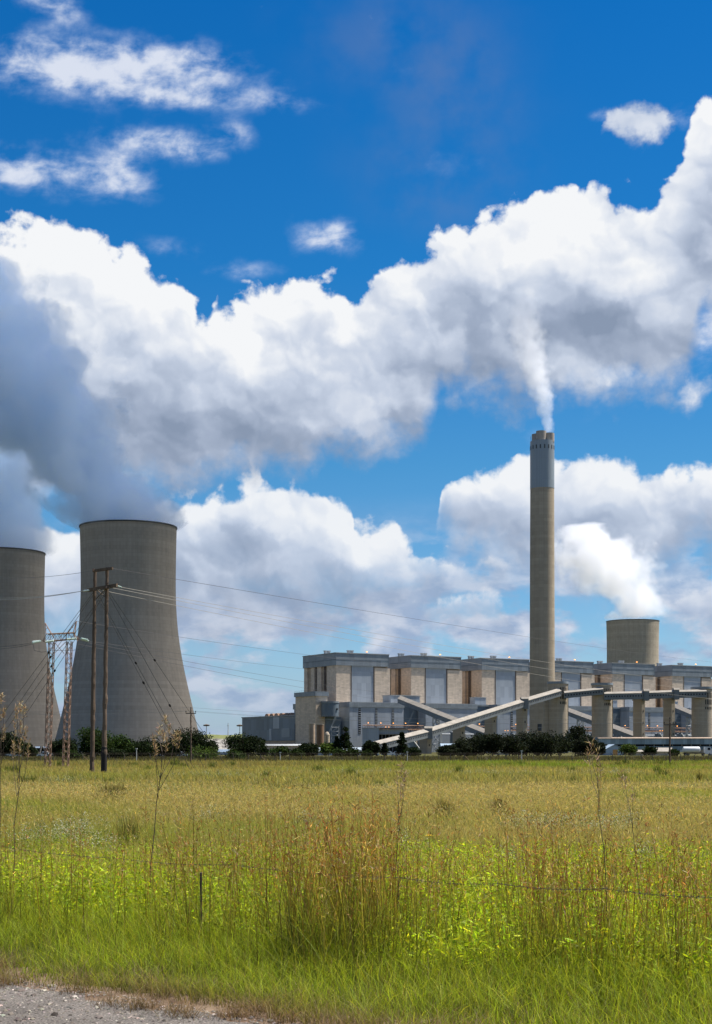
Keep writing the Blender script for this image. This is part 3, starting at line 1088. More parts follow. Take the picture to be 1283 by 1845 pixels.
def silo(px, wpx, ytop, Y, label, shaft=False):
    k = Y / F
    r_ = wpx * .5 * k
    z = gz(ytop, Y)
    r = thing('silo', (gx(px, Y), Y + r_, 0), label, 'silo', 'round concrete coal silos')
    MB().lathe([(r_, 0), (r_, z - 1.4)], 72).obj('body', M['silo'], r, smooth=True)
    MB().lathe([(r_ - .2, z - 1.397), (r_ + .55, z - 1.397), (r_ + .55, z), (.05, z + .1)], 72).obj('cap', M['fascia'], r, smooth=True)
    MB().box(r_ * .86, r_ + .45, -.9, .9, 0, z - 1.42).obj('pilaster', M['silo'], r)
    for row, (zz, hh) in enumerate(((z - 5.2, 1.6), (z - 9.3, 1.5), (z - 13, .8))):
        s0 = None
        for j in range(5):
            a = R(8 + j * 10.5)
            p = (r_ * math.sin(a), -r_ * math.cos(a), zz)
            if s0 is None:
                s0 = MB().box(-.26, .26, -.1, .1, -hh, hh).obj('slot', M['dark'], r, loc=p)
                s0.rotation_euler = (0, 0, a)
            else:
                child(s0, r, p, a)
    if shaft:
        MB().box(-r_ - 2.4, -r_ * .6, -1.0, 4.5, 0, z * .74).obj('side_shaft', M['silo'], r)


silo(1007.5, 35, 1227.5, 905, 'round concrete silo at the head of the sloping conveyor, right of the chimney', True)
silo(1087.5, 36.5, 1230, 905, 'round concrete silo standing between the two groups of conveyor bridges')
silo(1269, 37, 1237, 905, 'round concrete silo cut by the right frame edge')

# feeder conveyors behind, climbing to the links
gallery(at(878, 1321, 1000), at(722, 1259, 1128), 'upper conveyor sloping down right across the annexe front', win=False, hw=2.6, h=3.2, roof_h=2.4, group='feeder conveyors climbing to the annexes', m_=M['clad_dark'])
gallery(at(1168, 1334, 1000), at(996, 1270, 1195), 'feeder conveyor sloping down right behind the middle silo', win=False, hw=2.6, h=3.2, roof_h=2.4, group='feeder conveyors climbing to the annexes', m_=M['clad_dark'])
gallery(at(1310, 1312, 1060), at(1216, 1273, 1240), 'feeder conveyor sloping down right behind the last silo', win=False, hw=2.6, h=3.2, roof_h=2.4, group='feeder conveyors climbing to the annexes', m_=M['clad_dark'])
for px, py, Y, lab in ((786, 1286, 1075, 'steel trestle under the upper feeder conveyor'), (1046, 1291, 1138, 'steel trestle under the middle feeder conveyor'), (1243, 1287, 1188, 'steel trestle under the right feeder conveyor')):
    p = at(px, py, Y)
    r = thing('trestle', (p.x, p.y, 0), lab, 'trestle', 'steel trestles of the feeder conveyors')
    q = MB()
    for x in (-2.2, 2.2):
        for y in (-2, 2):
            q.bar((x * 1.5, y, 0), (x, y, p.z - 2), .32)
    nz = 4
    for j in range(nz):
        z0, z1 = (p.z - 2) * j / nz, (p.z - 2) * (j + 1) / nz
        for y in (-2, 2):
            f0, f1 = 1.5 - .5 * j / nz, 1.5 - .5 * (j + 1) / nz
            q.bar((-2.2 * f0, y, z0), (2.2 * f1, y, z1), .2)
            q.bar((2.2 * f0, y, z0), (-2.2 * f1, y, z1), .2)
            q.bar((-2.2 * f1, y, z1), (2.2 * f1, y, z1), .2)
    q.obj('frame', M['steel'], r)

# ------------------------------------------------------------------ long low stockyard gallery
Yl = 790
kk = Yl / F
r = thing('stockyard_gallery', (gx(1062, Yl), Yl, 0), 'long low blue grey sheeted gallery in front of the silos', 'conveyor')
E = (1330 - 1062) * kk
MB().box(5, E, 0, 5, gz(1341, Yl), gz(1331, Yl)).obj('upper_wall', cladding('weathered_blue_sheeting', (.23, .30, .34), 1.0, .35, .6, 5), r)
MB().box(0, E, .4, 5, gz(1351, Yl), gz(1344.5, Yl)).obj('lower_wall', cladding('weathered_low_sheeting', (.17, .225, .255), 1.0, .35, .6, 5), r)
MB().box(2, E, 1.2, 4.6, gz(1344.5, Yl) + .003, gz(1341, Yl) - .003).obj('dark_gap', M['dark'], r)
q = MB()
for j in range(17):
    q.box(j * E / 16 - .15, j * E / 16 + .15, .9, 1.19, gz(1344.4, Yl), gz(1341.1, Yl))
q.obj('mullion', M['conv_roof'], r)
MB().extrude([(-2.9, 0), (2.9, 0), (2.9, .25), (0, .8), (-2.9, .25)], (4.5, 2.5, gz(1331, Yl) + .003), (E, 2.5, gz(1331, Yl) + .003)).obj('roof', plain('rust_patched_roof', (.33, .25, .185), .45, .18), r)
lg = None
for j in range(14):
    if lg is None:
        lg = MB().box(-.4, .4, .8, 4.4, 0, gz(1351, Yl) - .003).obj('leg', M['silo'], r, loc=(1 + j * 5.6, 0, 0))
    else:
        child(lg, r, (1 + j * 5.6, 0, 0))
MB().box(-3, 12, 1.0, 4, gz(1333, Yl), gz(1328.5, Yl)).obj('head_house', M['clad_dark'], r)

# ------------------------------------------------------------------ low sheds, huts, vehicles
def shed(px0, px1, yeave, yridge, Y, depth, wallm, roofm, label, gable=False, door=None, rz=0.0):
    k = Y / F
    w_ = (px1 - px0) * k
    ze, zr = gz(yeave, Y), gz(yridge, Y)
    r = thing('shed', (gx(px0, Y), Y, 0), label, 'shed', 'low sheds inside the fence', rz)
    if gable:
        q = MB()
        pts = [(0, 0), (w_, 0), (w_, ze), (w_ / 2, zr), (0, ze)]
        q.add([(x, y, z) for y in (0, depth) for x, z in pts], [(0, 1, 2, 3, 4), (9, 8, 7, 6, 5)] + [(i, 5 + i, 5 + (i + 1) % 5, (i + 1) % 5) for i in range(5)])
        q.obj('wall', wallm, r)
        q = MB()
        for s in (0, 1):
            a_, b_ = (-.3, w_ / 2) if s == 0 else (w_ / 2, w_ + .3)
            za, zb_ = (ze - .1, zr + .1) if s == 0 else (zr + .1, ze - .1)
            q.add([(a_, -.3, za), (b_, -.3, zb_), (b_, depth + .3, zb_), (a_, depth + .3, za), (a_, -.3, za + .15), (b_, -.3, zb_ + .15), (b_, depth + .3, zb_ + .15), (a_, depth + .3, za + .15)],
                  [(0, 3, 2, 1), (4, 5, 6, 7), (0, 1, 5, 4), (1, 2, 6, 5), (2, 3, 7, 6), (3, 0, 4, 7)])
        q.obj('roof', roofm, r)
    else:
        MB().box(0, w_, 0, depth, 0, ze).obj('wall', wallm, r)
        q = MB()
        d2 = depth / 2
        q.add([(-.3, -.4, ze + .003), (w_ + .3, -.4, ze + .003), (w_ + .3, depth + .4, ze + .003), (-.3, depth + .4, ze + .003), (-.3, d2, zr), (w_ + .3, d2, zr)],
              [(0, 3, 2, 1), (0, 1, 5, 4), (2, 3, 4, 5), (1, 2, 5), (3, 0, 4)])
        q.obj('roof', roofm, r)
    if door:
        d0, d1, dz_, dm = door
        dr = MB().box(w_ * d0, w_ * d1, -.12, .1, 0, dz_).obj('door', dm, r)
        MB().box(w_ * d1 - .35, w_ * d1 - .25, -.2, -.121, dz_ * .4, dz_ * .5).obj('handle', M['dark'], dr)
    return r


shed(571, 650, 1353.5, 1346.5, 587, 12, M['blue'], plain('pale_blue_roof', (.36, .42, .46), .12, .3, .6), 'long low pale blue metal shed in front of the annexe', door=(.15, .2, 2.3, M['dark']))
shed(461, 553, 1343.5, 1340.5, 660, 10, M['brick_dark'], M['roof'], 'long low brown building under the turbine hall', door=(.2, .25, 2.5, M['dark']))
shed(1091, 1124, 1350.5, 1342, 600, 14, M['blue'], M['blue'], 'pale blue gabled shed with an orange door', True, (.4, .66, 2.3, M['door']))
shed(1074, 1090, 1351, 1345, 604, 9, M['blue'], M['conv_roof'], 'small lean-to shed left of the gabled shed')
shed(1140, 1166, 1354.5, 1351, 570, 6, M['cream'], M['conv_roof'], 'beige hut left of the round dark bush')
shed(1180, 1214, 1354, 1347, 570, 9, M['cream'], M['conv_roof'], 'beige hut right of the round dark bush')
shed(796, 838, 1345, 1339.5, 620, 12, M['clad'], M['blue'], 'blue grey roofed shed left of the dark bushes')
shed(388, 412, 1355, 1350, 640, 8, M['blue'], M['blue'], 'small blue roofed shed below the ash heap')


def vehicle(kind, px, Y, label, body_m, rz=0.0):
    r = thing(kind, (gx(px, Y), Y, 0), label, 'tanker' if kind == 'tanker_truck' else 'car', None if kind == 'tanker_truck' else 'cars parked inside the fence', rz)
    wh = None
    def wheel(x, y):
        nonlocal wh
        if wh is None:
            q = MB()
            q.bar((0, -.12, .36), (0, .12, .36), .36, 16)
            wh = q.obj('wheel', M['tar'], r, loc=(x, y, 0))
            MB().bar((0, -.14, .36), (0, .14, .36), .19, 12).obj('rim', M['steel'], wh)
        else:
            c = copy_tree(wh, r)
            c.location = (x, y, 0)
    if kind == 'tanker_truck':
        q = MB()
        n = 20
        v, f = [], []
        for x, s in ((-5.0, .55), (-4.8, .9), (-4.5, 1.0), (1.0, 1.0), (1.3, .9), (1.5, .55)):
            v += [(x, 1.15 * s * math.cos(2 * math.pi * k / n), 2.25 + 1.15 * s * math.sin(2 * math.pi * k / n)) for k in range(n)]
        f = [(i * n + k, i * n + (k + 1) % n, (i + 1) * n + (k + 1) % n, (i + 1) * n + k) for i in range(5) for k in range(n)] + [tuple(range(n))[::-1], tuple(range(5 * n, 6 * n))]
        q.add(v, f).obj('tank', M['white'], r, smooth=True)
        MB().box(-4.9, 6.4, -.5, .5, .75, 1.08).obj('chassis', M['tar'], r)
        cb = MB()
        pts = [(3.2, .6), (6.6, .6), (6.6, 1.9), (5.9, 2.1), (5.3, 3.3), (3.2, 3.3)]
        cb.add([(x, y, z) for y in (-1.15, 1.15) for x, z in pts], [tuple(range(6)), tuple(range(11, 5, -1))] + [(k, 6 + k, 6 + (k + 1) % 6, (k + 1) % 6) for k in range(6)])
        cab = cb.obj('cab', M['white'], r)
        MB().box(4.1, 5.1, -1.18, -1.14, 2.1, 3.0).obj('side_window', M['dark'], cab)
        for x in (-4.0, -2.9, 2.6, 5.4):
            wheel(x, -.95)
            wheel(x, .95)
    else:
        pts = [(-2.2, .4), (2.2, .4), (2.2, .95), (1.1, 1.05), (.5, 1.6), (-1.7, 1.62), (-2.2, 1.05)]
        if kind == 'pickup_truck':
            pts = [(-2.6, .45), (2.5, .45), (2.5, 1.05), (1.4, 1.15), (.8, 1.8), (-.5, 1.8), (-.6, 1.15), (-2.6, 1.15)]
        n = len(pts)
        q = MB()
        q.add([(x, y, z) for y in (-.85, .85) for x, z in pts], [tuple(range(n)), tuple(range(2 * n - 1, n - 1, -1))] + [(k, n + k, n + (k + 1) % n, (k + 1) % n) for k in range(n)])
        bd = q.obj('body', body_m, r)
        MB().box(-.45, .55, -.88, -.845, 1.1, 1.5).obj('side_window', M['dark'], bd)
        if kind != 'pickup_truck':
            MB().box(-1.6, -.55, -.88, -.845, 1.1, 1.5).obj('side_window', M['dark'], bd)
        for x in (-1.35, 1.4):
            wheel(x, -.8)
            wheel(x, .8)


vehicle('tanker_truck', 1254, 560, 'white tanker truck parked at the far right inside the fence', None)
vehicle('parked_car', 672, 500, 'pale blue car parked left of the conveyor foot', plain('pale_blue_paint', (.42, .50, .58), .05, .3, .35))
vehicle('pickup_truck', 700, 505, 'white pickup parked under the lowest conveyor span', M['white'])
vehicle('parked_car', 720, 510, 'white car parked beside the pickup', M['white'])
vehicle('pickup_truck', 905, 520, 'pale pickup parked by the dark bushes', M['white'])
vehicle('parked_car', 24, 430, 'silver car parked at the far left behind the fence', plain('silver_paint', (.45, .5, .55), .05, .3, .35))
vehicle('pickup_truck', 80, 430, 'white pickup parked under the left cooling tower', M['white'])
vehicle('parked_car', 282, 430, 'white car parked right of the wooden poles', M['white'])
vehicle('pickup_truck', 322, 430, 'silver pickup parked beside the small pole', plain('silver_grey_paint', (.36, .4, .43), .05, .3, .35))


# high masts by the ash heap
def mast(px, ytop, Y, label, head=True):
    r = thing('light_mast' if head else 'aerial_mast', (gx(px, Y), Y, 0), label, 'mast', 'slim masts by the ash heap')
    z = gz(ytop, Y)
    MB().bar((0, 0, 0), (0, 0, z), .42, 8, .22).obj('pole', M['stone_post'], r)
    if head:
        MB().lathe([(.05, z - .9), (2.4, z - .7), (2.6, z + .2), (.05, z + .9)], 14).obj('lamp_ring', M['post'], r)
    else:
        MB().bar((-.8, 0, z - 2), (.8, 0, z - 2), .12).obj('crossbar', M['post'], r)


mast(372, 1306.5, 1180, 'slim lighting mast nearest the cooling tower foot')
mast(432, 1307, 1180, 'slim lighting mast left of the turbine hall')
mast(411, 1303, 1150, 'thin aerial mast between the two lighting masts', False)

# ------------------------------------------------------------------ wooden H-pole on the field
Yp = 143.5
kp = Yp / F
def irregular_pole(mb, a, b, r0, r1, seed):
    rnd = random.Random(seed)
    a, b = Vector(a), Vector(b)
    n = 40
    pts = [a.lerp(b, i / n) + Vector((rnd.uniform(-.025, .025), rnd.uniform(-.025, .025), 0)) for i in range(n + 1)]
    rr = [(r0 + (r1 - r0) * i / n) * rnd.uniform(.86, 1.16) for i in range(n + 1)]
    mb.tube(pts, rr, 9)


hp = thing('pole_pair', (gx(176, Yp), Yp, 0), 'tall weathered H-shaped wooden power pole with two crossarms in the field', 'power pole')
O = Vector((gx(176, Yp), Yp, 0))
def rel(px, py, dy=0.0): return at(px, py, Yp + dy) - O
p1b, p1t = rel(165.5, 1396), rel(171, 1027)
p2b, p2t = rel(187, 1397, -1.2), rel(193.2, 1022.5, -1.2)
p1b.z = p2b.z = -.3
q = MB(); irregular_pole(q, p1b, p1t, .24, .15, 3); q.obj('pole', M['wood'], hp)
q = MB(); irregular_pole(q, p2b, p2t, .25, .15, 5); q.obj('pole', M['wood'], hp)
# tarred butt on the right hand pole
q = MB(); q.tube([p2b.lerp(p2t, t_) for t_ in (0, .05, .1, .145)], [.29, .285, .28, .27], 10); q.obj('tarred_butt', M['tar'], hp)
def arm(a, b, r_, name='crossarm'):
    d = (b - a).normalized()
    return MB().extrude([(-r_ * .8, -r_), (r_ * .8, -r_), (r_ * .8, r_), (-r_ * .8, r_)], a, b).obj(name, M['wood'], hp)
arm(rel(168, 1028.5, -.7), rel(203, 1024, -1.7), .13)
arm(rel(158.5, 1063.5, -.7), rel(211, 1054.5, -2.2), .16)
for p in (rel(168.8, 1027, -.7), rel(171.2, 1062, -.9), rel(193.2, 1058.5, -1.6)):
    MB().bar(p - Vector((0, .25, 0)), p + Vector((0, .25, 0)), .12, 8).obj('clamp', M['rust'], hp)
q = MB()
for px, py in ((165, 1031), (191, 1027)):
    pass
braces = MB()
braces.bar(rel(172, 1080, -.9), rel(192, 1060, -1.4), .05)
braces.bar(rel(192, 1078, -1.2), rel(173, 1061, -.9), .05)
braces.obj('brace', M['post'], hp)
# strain insulators
for px, py, px2, py2 in ((212, 1056, 219, 1058), (160, 1063.5, 151, 1064.5)):
    MB().tube([rel(px, py, -2), rel(px2, py2, -2.2 if px2 > 200 else 0)], .07, 6).obj('insulator', M['insul'], hp)

# farther pole beyond the station that takes the lines on (behind the boiler houses)
def sag_wire(pts, r_, label, m_, n=24, group=None, name='power_line'):
    """a cable hung through the given points with a little sag in each bay"""
    q = []
    for (a, b, s) in pts:
        a, b = Vector(a), Vector(b)
        for i in range(n + 1):
            t_ = i / n
            p = a.lerp(b, t_)
            p.z -= 4 * s * t_ * (1 - t_)
            if not q or (p - q[-1]).length > 1e-6:
                q.append(p)
    o = MB().tube(q, r_, 4).obj(name, m_)
    return tag(o, label, 'power line', group)


GW = 'overhead wires of the wooden pole pair'
far = 520
# earth wire on the top crossarm, then the three conductors
sag_wire([(at(202, 1024, Yp - 1.7), at(1420, 1203, 760), 2.0)], .024, 'thin topmost wire running right from the upper crossarm', M['wire'], 60, GW)
sag_wire([(at(170, 1028, Yp - .7), at(-60, 1035, 200), .6)], .022, 'thin topmost wire running left from the upper crossarm', M['wire'], 30, GW)
for k, (a, b, c, l) in enumerate((((219, 1058), (1420, 1236), 3.0, 'upper'), ((197, 1058), (1420, 1248), 3.4, 'middle'), ((176, 1062), (1420, 1262), 3.6, 'lowest'))):
    sag_wire([(at(*a, Yp - 2.0), at(*b, 700), c)], .024, l + ' bright conductor running right from the lower crossarm', M['wire_bright'], 60, GW)
for k, (a, b, l) in enumerate((((151, 1064.5), (-60, 1077), 'outer'), ((171, 1061), (-60, 1074.5), 'middle'), ((192, 1057), (-60, 1080), 'inner'))):
    sag_wire([(at(*a, Yp), at(*b, 190), .5)], .024, l + ' bright conductor running left from the lower crossarm', M['wire_bright'], 30, GW)

# stay wires with dark strain beads
def stay(a, b, bead, label):
    a, b = Vector(a), Vector(b)
    r = thing('stay_wire', a, label, 'stay wire', 'stay wires of the wooden pole pair')
    MB().bar((0, 0, 0), b - a, .024, 4).obj('cable', M['wire'], r)
    if bead:
        p = (b - a) * bead
        d = (b - a).normalized()
        MB().tube([p - d * .22, p - d * .1, p + d * .1, p + d * .22], [.03, .11, .11, .03], 8).obj('strain_bead', M['tar'], r)


def gp(px, Y): return (gx(px, Y), Y, 0.0)
stay(at(196, 1066, Yp - 1.2), gp(412, 172), .34, 'stay wire to the right from the right pole, upper one')
stay(at(195, 1070, Yp - 1.2), gp(372, 160), .60, 'stay wire to the right from the right pole, lower one')
stay(at(174, 1066, Yp - .9), gp(352, 168), .36, 'stay wire to the right from the left pole, upper one')
stay(at(174, 1072, Yp - .9), gp(345, 158), .47, 'stay wire to the right from the left pole, lower one')
stay(at(169, 1066, Yp - .9), gp(-70, 172), .30, 'stay wire to the left from the left pole, upper one')
stay(at(169, 1070, Yp - .9), gp(-50, 160), .33, 'stay wire to the left from the left pole, lower one')
stay(at(190, 1064, Yp - 1.2), gp(-40, 178), .37, 'stay wire to the left from the right pole, upper one')
stay(at(190, 1069, Yp - 1.2), gp(-20, 165), .40, 'stay wire to the left from the right pole, lower one')

# ------------------------------------------------------------------ rusty lattice portal
Yl_ = 184.0
lp = thing('lattice_portal', (gx(104, Yl_), Yl_, 0), 'rusty lattice steel portal pylon with two legs and pale glass insulators', 'pylon')
LO = Vector((gx(104, Yl_), Yl_, 0))
def rl(px, py, dy=0.0): return at(px, py, Yl_ + dy) - LO
def lattice(mb, b0, t0, b1, t1, w_, n, rr=.055, rb=.028):
    """four-legged lattice column: bottom and top of two faces w_ apart in depth"""
    cs = []
    for (b, t_) in ((b0, t0), (b1, t1)):
        for dy in (0, w_):
            o_ = Vector((0, dy, 0))
            mb.bar(b + o_, t_ + o_, rr, 4)
            cs.append((b + o_, t_ + o_))
    for (a, b) in ((0, 2), (1, 3), (0, 1), (2, 3)):
        for i in range(n):
            f0, f1 = i / n, (i + 1) / n
            A_, B_ = (cs[a], cs[b]) if i % 2 == 0 else (cs[b], cs[a])
            mb.bar(A_[0].lerp(A_[1], f0), B_[0].lerp(B_[1], f1), rb, 4)
for nm, xb0, xt0, xb1, xt1 in (('left', 79.5, 87.5, 88.5, 96.0), ('right', 112.0, 119.5, 121.5, 128.0)):
    q = MB()
    b0, b1 = rl(xb0, 1384), rl(xb1, 1384)
    b0.z = b1.z = 0
    lattice(q, b0, rl(xt0, 1155), b1, rl(xt1, 1155), .9, 26)
    q.obj('leg', M['rust'], lp)
q = MB()
lattice(q, rl(78, 1156), rl(140, 1150), rl(84, 1142), rl(134, 1139.5), 1.0, 12, .05, .03)
q.obj('beam', M['rust'], lp)
for tip, feet in (((81.5, 1122.5), ((83, 1142), (92, 1141), (98, 1150))), ((138, 1119), ((132, 1140), (118, 1146), (134, 1150)))):
    q = MB()
    for f_ in feet:
        for dy in (0, 1.0):
            q.bar(rl(*f_, dy), rl(*tip, .5), .055, 4)
    q.bar(rl(feet[0][0], (feet[0][1] + tip[1]) / 2, .2), rl(feet[1][0] * .5 + tip[0] * .5, (feet[1][1] + tip[1]) / 2, .2), .035)
    q.obj('peak', M['rust'], lp)
q = MB()
for a, b in (((98, 1157), (116, 1178)), ((118, 1157), (97, 1178))):
    q.bar(rl(*a, .4), rl(*b, .4), .035)
for px in (77, 140):
    q.bar(rl(px, 1155, .4), rl(84 if px < 100 else 132, 1142, .4), .05)
q.obj('brace', M['rust'], lp)
def insulator(a, b):
    d = (b - a)
    L_ = d.length
    pts, rr = [], []
    n = 9
    for i in range(n):
        for f_, r_ in ((.0, .05), (.25, .14), (.6, .14), (.85, .05)):
            pts.append(a + d * ((i + f_) / n)); rr.append(r_)
    MB().tube(pts, rr, 8).obj('insulator', M['insul'], lp)
insulator(rl(72, 1155.5, -.3), rl(58, 1158, -1.2)); insulator(rl(73, 1155, .6), rl(59, 1156.5, 2))
insulator(rl(146, 1151.5, .6), rl(159, 1155, 3)); insulator(rl(146, 1150.5, -.2), rl(158, 1153, .5))
insulator(rl(82, 1156.5, -.4), rl(97, 1154.5, -1)); insulator(rl(121, 1152, -.4), rl(138, 1150.5, -1))
for k, (a, b, s, l) in enumerate((((160, 1155), (760, 1216), 1.5, 'upper'), ((159, 1158), (900, 1258), 2.6, 'middle'), ((140, 1160), (900, 1272), 2.8, 'lower'))):
    sag_wire([(at(*a, Yl_), at(*b, 620), s)], .025, l + ' dark line running right from the lattice portal', M['wire'], 50, 'lines of the lattice portal')
sag_wire([(at(138, 1119, Yl_), at(900, 1205, 620), 2.0)], .026, 'thin top line running right from the portal peak', M['wire'], 50, 'lines of the lattice portal')
for k, (a, b, s, l) in enumerate((((58, 1158), (-80, 1163), .4, 'upper'), ((60, 1160), (-80, 1166), .5, 'lower'))):
    sag_wire([(at(*a, Yl_), at(*b, 200), s)], .026, l + ' dark line running left from the lattice portal', M['wire'], 20, 'lines of the lattice portal')
o = MB().tube([rl(59, 1158) + LO, rl(62, 1172) + LO, rl(75, 1175) + LO, rl(97, 1172) + LO, rl(130, 1172) + LO, rl(150, 1168) + LO, rl(158, 1155) + LO], .025, 4).obj('jumper_cable', M['wire'])
tag(o, 'slack jumper cable looped under the lattice portal', 'cable')


# ------------------------------------------------------------------ slim service poles
def slim_pole(px, ytop, ybase, label):
    Y = ground_depth(ybase)
    r = thing('service_pole', (gx(px, Y), Y, 0), label, 'power pole', 'slim service poles along the fence')
    z = gz(ytop, Y)
    q = MB(); irregular_pole(q, (0, 0, -.2), (0, 0, z), .15, .1, int(px)); q.obj('pole', M['wood'], r)
    MB().box(-.85, .85, -.16, -.04, z - .75, z - .6).obj('crossarm', M['post'], r)
    q0 = None
    for x, zz in ((-.8, z - .6), (.8, z - .6), (0, z)):
        if q0 is None:
            q0 = MB().tube([(0, 0, 0), (0, 0, .08), (0, 0, .16), (0, 0, .34)], [.03, .03, .09, .06], 8).obj('insulator', M['tar'], r, loc=(x, -.1, zz))
        else:
            child(q0, r, (x, -.1 if x else 0, zz))
    return Y, z


YA, zA = slim_pole(344, 1278, 1376, 'slim service pole with a T crossarm at the foot of the cooling tower')
YB, zB = slim_pole(1207, 1297, 1381, 'slim dark service pole with a T crossarm at the right')
GL = 'thin lines of the service poles'
for k, (dx_, dz_, l) in enumerate(((-.8, -.3, 'left'), (.8, -.3, 'right'), (0, .3, 'top'))):
    a = Vector((gx(344, YA) + dx_, YA, zA + dz_)); b = Vector((gx(1207, YB) + dx_, YB, zB + dz_))
    sag_wire([(a, b, .95)], .014, 'thin service line on the ' + l + ' insulator between the two slim poles', M['wire_bright'], 40, GL)
    sag_wire([(a, at(-120, 1286 - 2 * k, 262), .35)], .016, 'thin service line on the ' + l + ' insulator running left across the cooling towers', M['wire_bright'], 40, GL)
    sag_wire([(b, at(1420, 1304 + 2 * k, 200), .25)], .014, 'thin service line on the ' + l + ' insulator running off to the right', M['wire_bright'], 20, GL)

# ------------------------------------------------------------------ security fence across the field
def fence_line(px): return ground_depth(1374.2) + (px - 641) * .004
rnd = random.Random(8)
sf = thing('security_fence', (0, fence_line(641), 0), 'long wire security fence with cranked posts beyond the field', 'fence')
FO = Vector((0, fence_line(641), 0))
post = None
tops = []
X0, X1 = gx(-60, 270), gx(1345, 270)
n = 58
for i in range(n + 1):
    x = X0 + (X1 - X0) * i / n + rnd.uniform(-.25, .25)
    y = fence_line(x / 270 * F + CX) - FO.y
    if post is None:
        q = MB()
        q.box(-.055, .055, -.055, .055, 0, 1.45)
        q.extrude([(-.05, -.05), (.05, -.05), (.05, .05), (-.05, .05)], (0, 0, 1.42), (-.34, 0, 1.78))
        post = q.obj('post', M['post'], sf, loc=(x, y, 0))
    else:
        c = child(post, sf, (x, y, 0))
        c.scale = (rnd.choice((1, 1, -1)), 1, rnd.uniform(.93, 1.06))
    tops.append((x, y))
q = MB()
for h_ in (.25, .55, .85, 1.15, 1.42):
    q.tube([(x, y, h_) for x, y in tops], .011, 3)
for h_, o_ in ((1.58, -.15), (1.72, -.29)):
    q.tube([(x + o_, y, h_) for x, y in tops], .012, 3)
q.obj('strand', M['post'], sf)
st0 = None
for i in (9, 22, 37, 41, 50):
    x, y = tops[i]
    if st0 is None:
        st0 = MB().bar((0, 0, 1.3), (1.3, 0, 0), .05).obj('strut', M['rust'], sf, loc=(x, y, 0))
    else:
        child(st0, sf, (x, y, 0))
# pale marker posts in front of it
mp = None
for px, ytop, l in ((246, 1350, 'pale marker post right of the wooden poles'), (505, 1357, 'pale marker post before the brown low building'), (940, 1354, 'pale marker post with a cap before the dark bushes'), (734, 1356, 'pale marker post before the conveyor foot')):
    Y = 262
    r = thing('marker_post', (gx(px, Y), Y, 0), l, 'post', 'pale marker posts at the fence')
    z = gz(ytop, Y)
    MB().bar((0, 0, 0), (0, 0, z), .07, 8).obj('shaft', M['stone_post'], r)
    MB().box(-.16, .16, -.14, .14, z, z + .2).obj('cap', M['stone_post'], r)

# ------------------------------------------------------------------ barbed wire of the roadside fence
q = MB()
bwp = [at(-60, 1520, 20.5), at(0, 1524, 20.0), at(210, 1546, 18.6), at(420, 1558, 17.4), at(720, 1581, 15.9), at(900, 1592, 15.0), at(1090, 1601, 14.1), at(1340, 1616, 12.9)]
pts = []
for a, b in zip(bwp[:-1], bwp[1:]):
    for i in range(8):
        p = a.lerp(b, i / 8)
        p.z -= .03 * 4 * (i / 8) * (1 - i / 8)
        pts.append(p)
pts.append(bwp[-1])
bw = thing('barbed_wire', bwp[0], 'rusty barbed wire strand stretched through the tall grass', 'barbed wire')
q.tube([p - bwp[0] for p in pts], .0028, 4)
rnd = random.Random(2)
L_ = 0
for a, b in zip(pts[:-1], pts[1:]):
    for i in range(3):
        p = a.lerp(b, (i + .5) / 3) - bwp[0]
        for k in range(2):
            d = Vector((rnd.uniform(-1, 1), rnd.uniform(-1, 1), rnd.uniform(-1, 1))).normalized() * .022
            q.bar(p - d, p + d, .0022, 3)
q.obj('strand', M['post'], bw)
fp = None
for (px, Yy, h_, l) in ((362, 17.75, .92, 'thin dark fence post hidden in the tall grass'),):
    r = thing('fence_post', (gx(px, Yy), Yy, 0), l, 'fence post', 'posts of the roadside wire fence')
    MB().box(-.014, .014, -.014, .014, -.1, h_).obj('shaft', M['wood'], r)
    MB().box(-.0135, .0135, -.0135, .0135, h_, h_ + .015).obj('cap', M['post'], r)

# ------------------------------------------------------------------ vegetation: numpy builds of blades and leaves
def veg_mat(name, trans=.45, rough=.6, spec=.25):
    m_ = bpy.data.materials.new(name)
    m_.use_nodes = True
    t = NT(m_.node_tree)
    m_.node_tree.nodes.clear()
    at_ = t.node('ShaderNodeAttribute', attribute_name='tint')
    p = t.node('ShaderNodeBsdfPrincipled')
    p.inputs['Roughness'].default_value = rough
    p.inputs['Specular IOR Level'].default_value = spec
    t.put(p.inputs['Base Color'], at_.outputs['Color'])
    tr = t.node('ShaderNodeBsdfTranslucent')
    t.put(tr.inputs['Color'], t.mix(1.0, at_.outputs['Color'], (1.25, 1.15, .7), 'MULTIPLY'))
    mx = t.node('ShaderNodeMixShader')
    mx.inputs[0].default_value = trans
    t.nt.links.new(p.outputs[0], mx.inputs[1])
    t.nt.links.new(tr.outputs[0], mx.inputs[2])
    out = t.node('ShaderNodeOutputMaterial')
    t.nt.links.new(mx.outputs[0], out.inputs['Surface'])
    return m_


M['leaf'] = veg_mat('leaf', .22, .8, .08)
M['grass'] = veg_mat('grass_blade', .48)
M['dry'] = veg_mat('dry_stem', .2, .8, .1)
rng = np.random.default_rng(11)


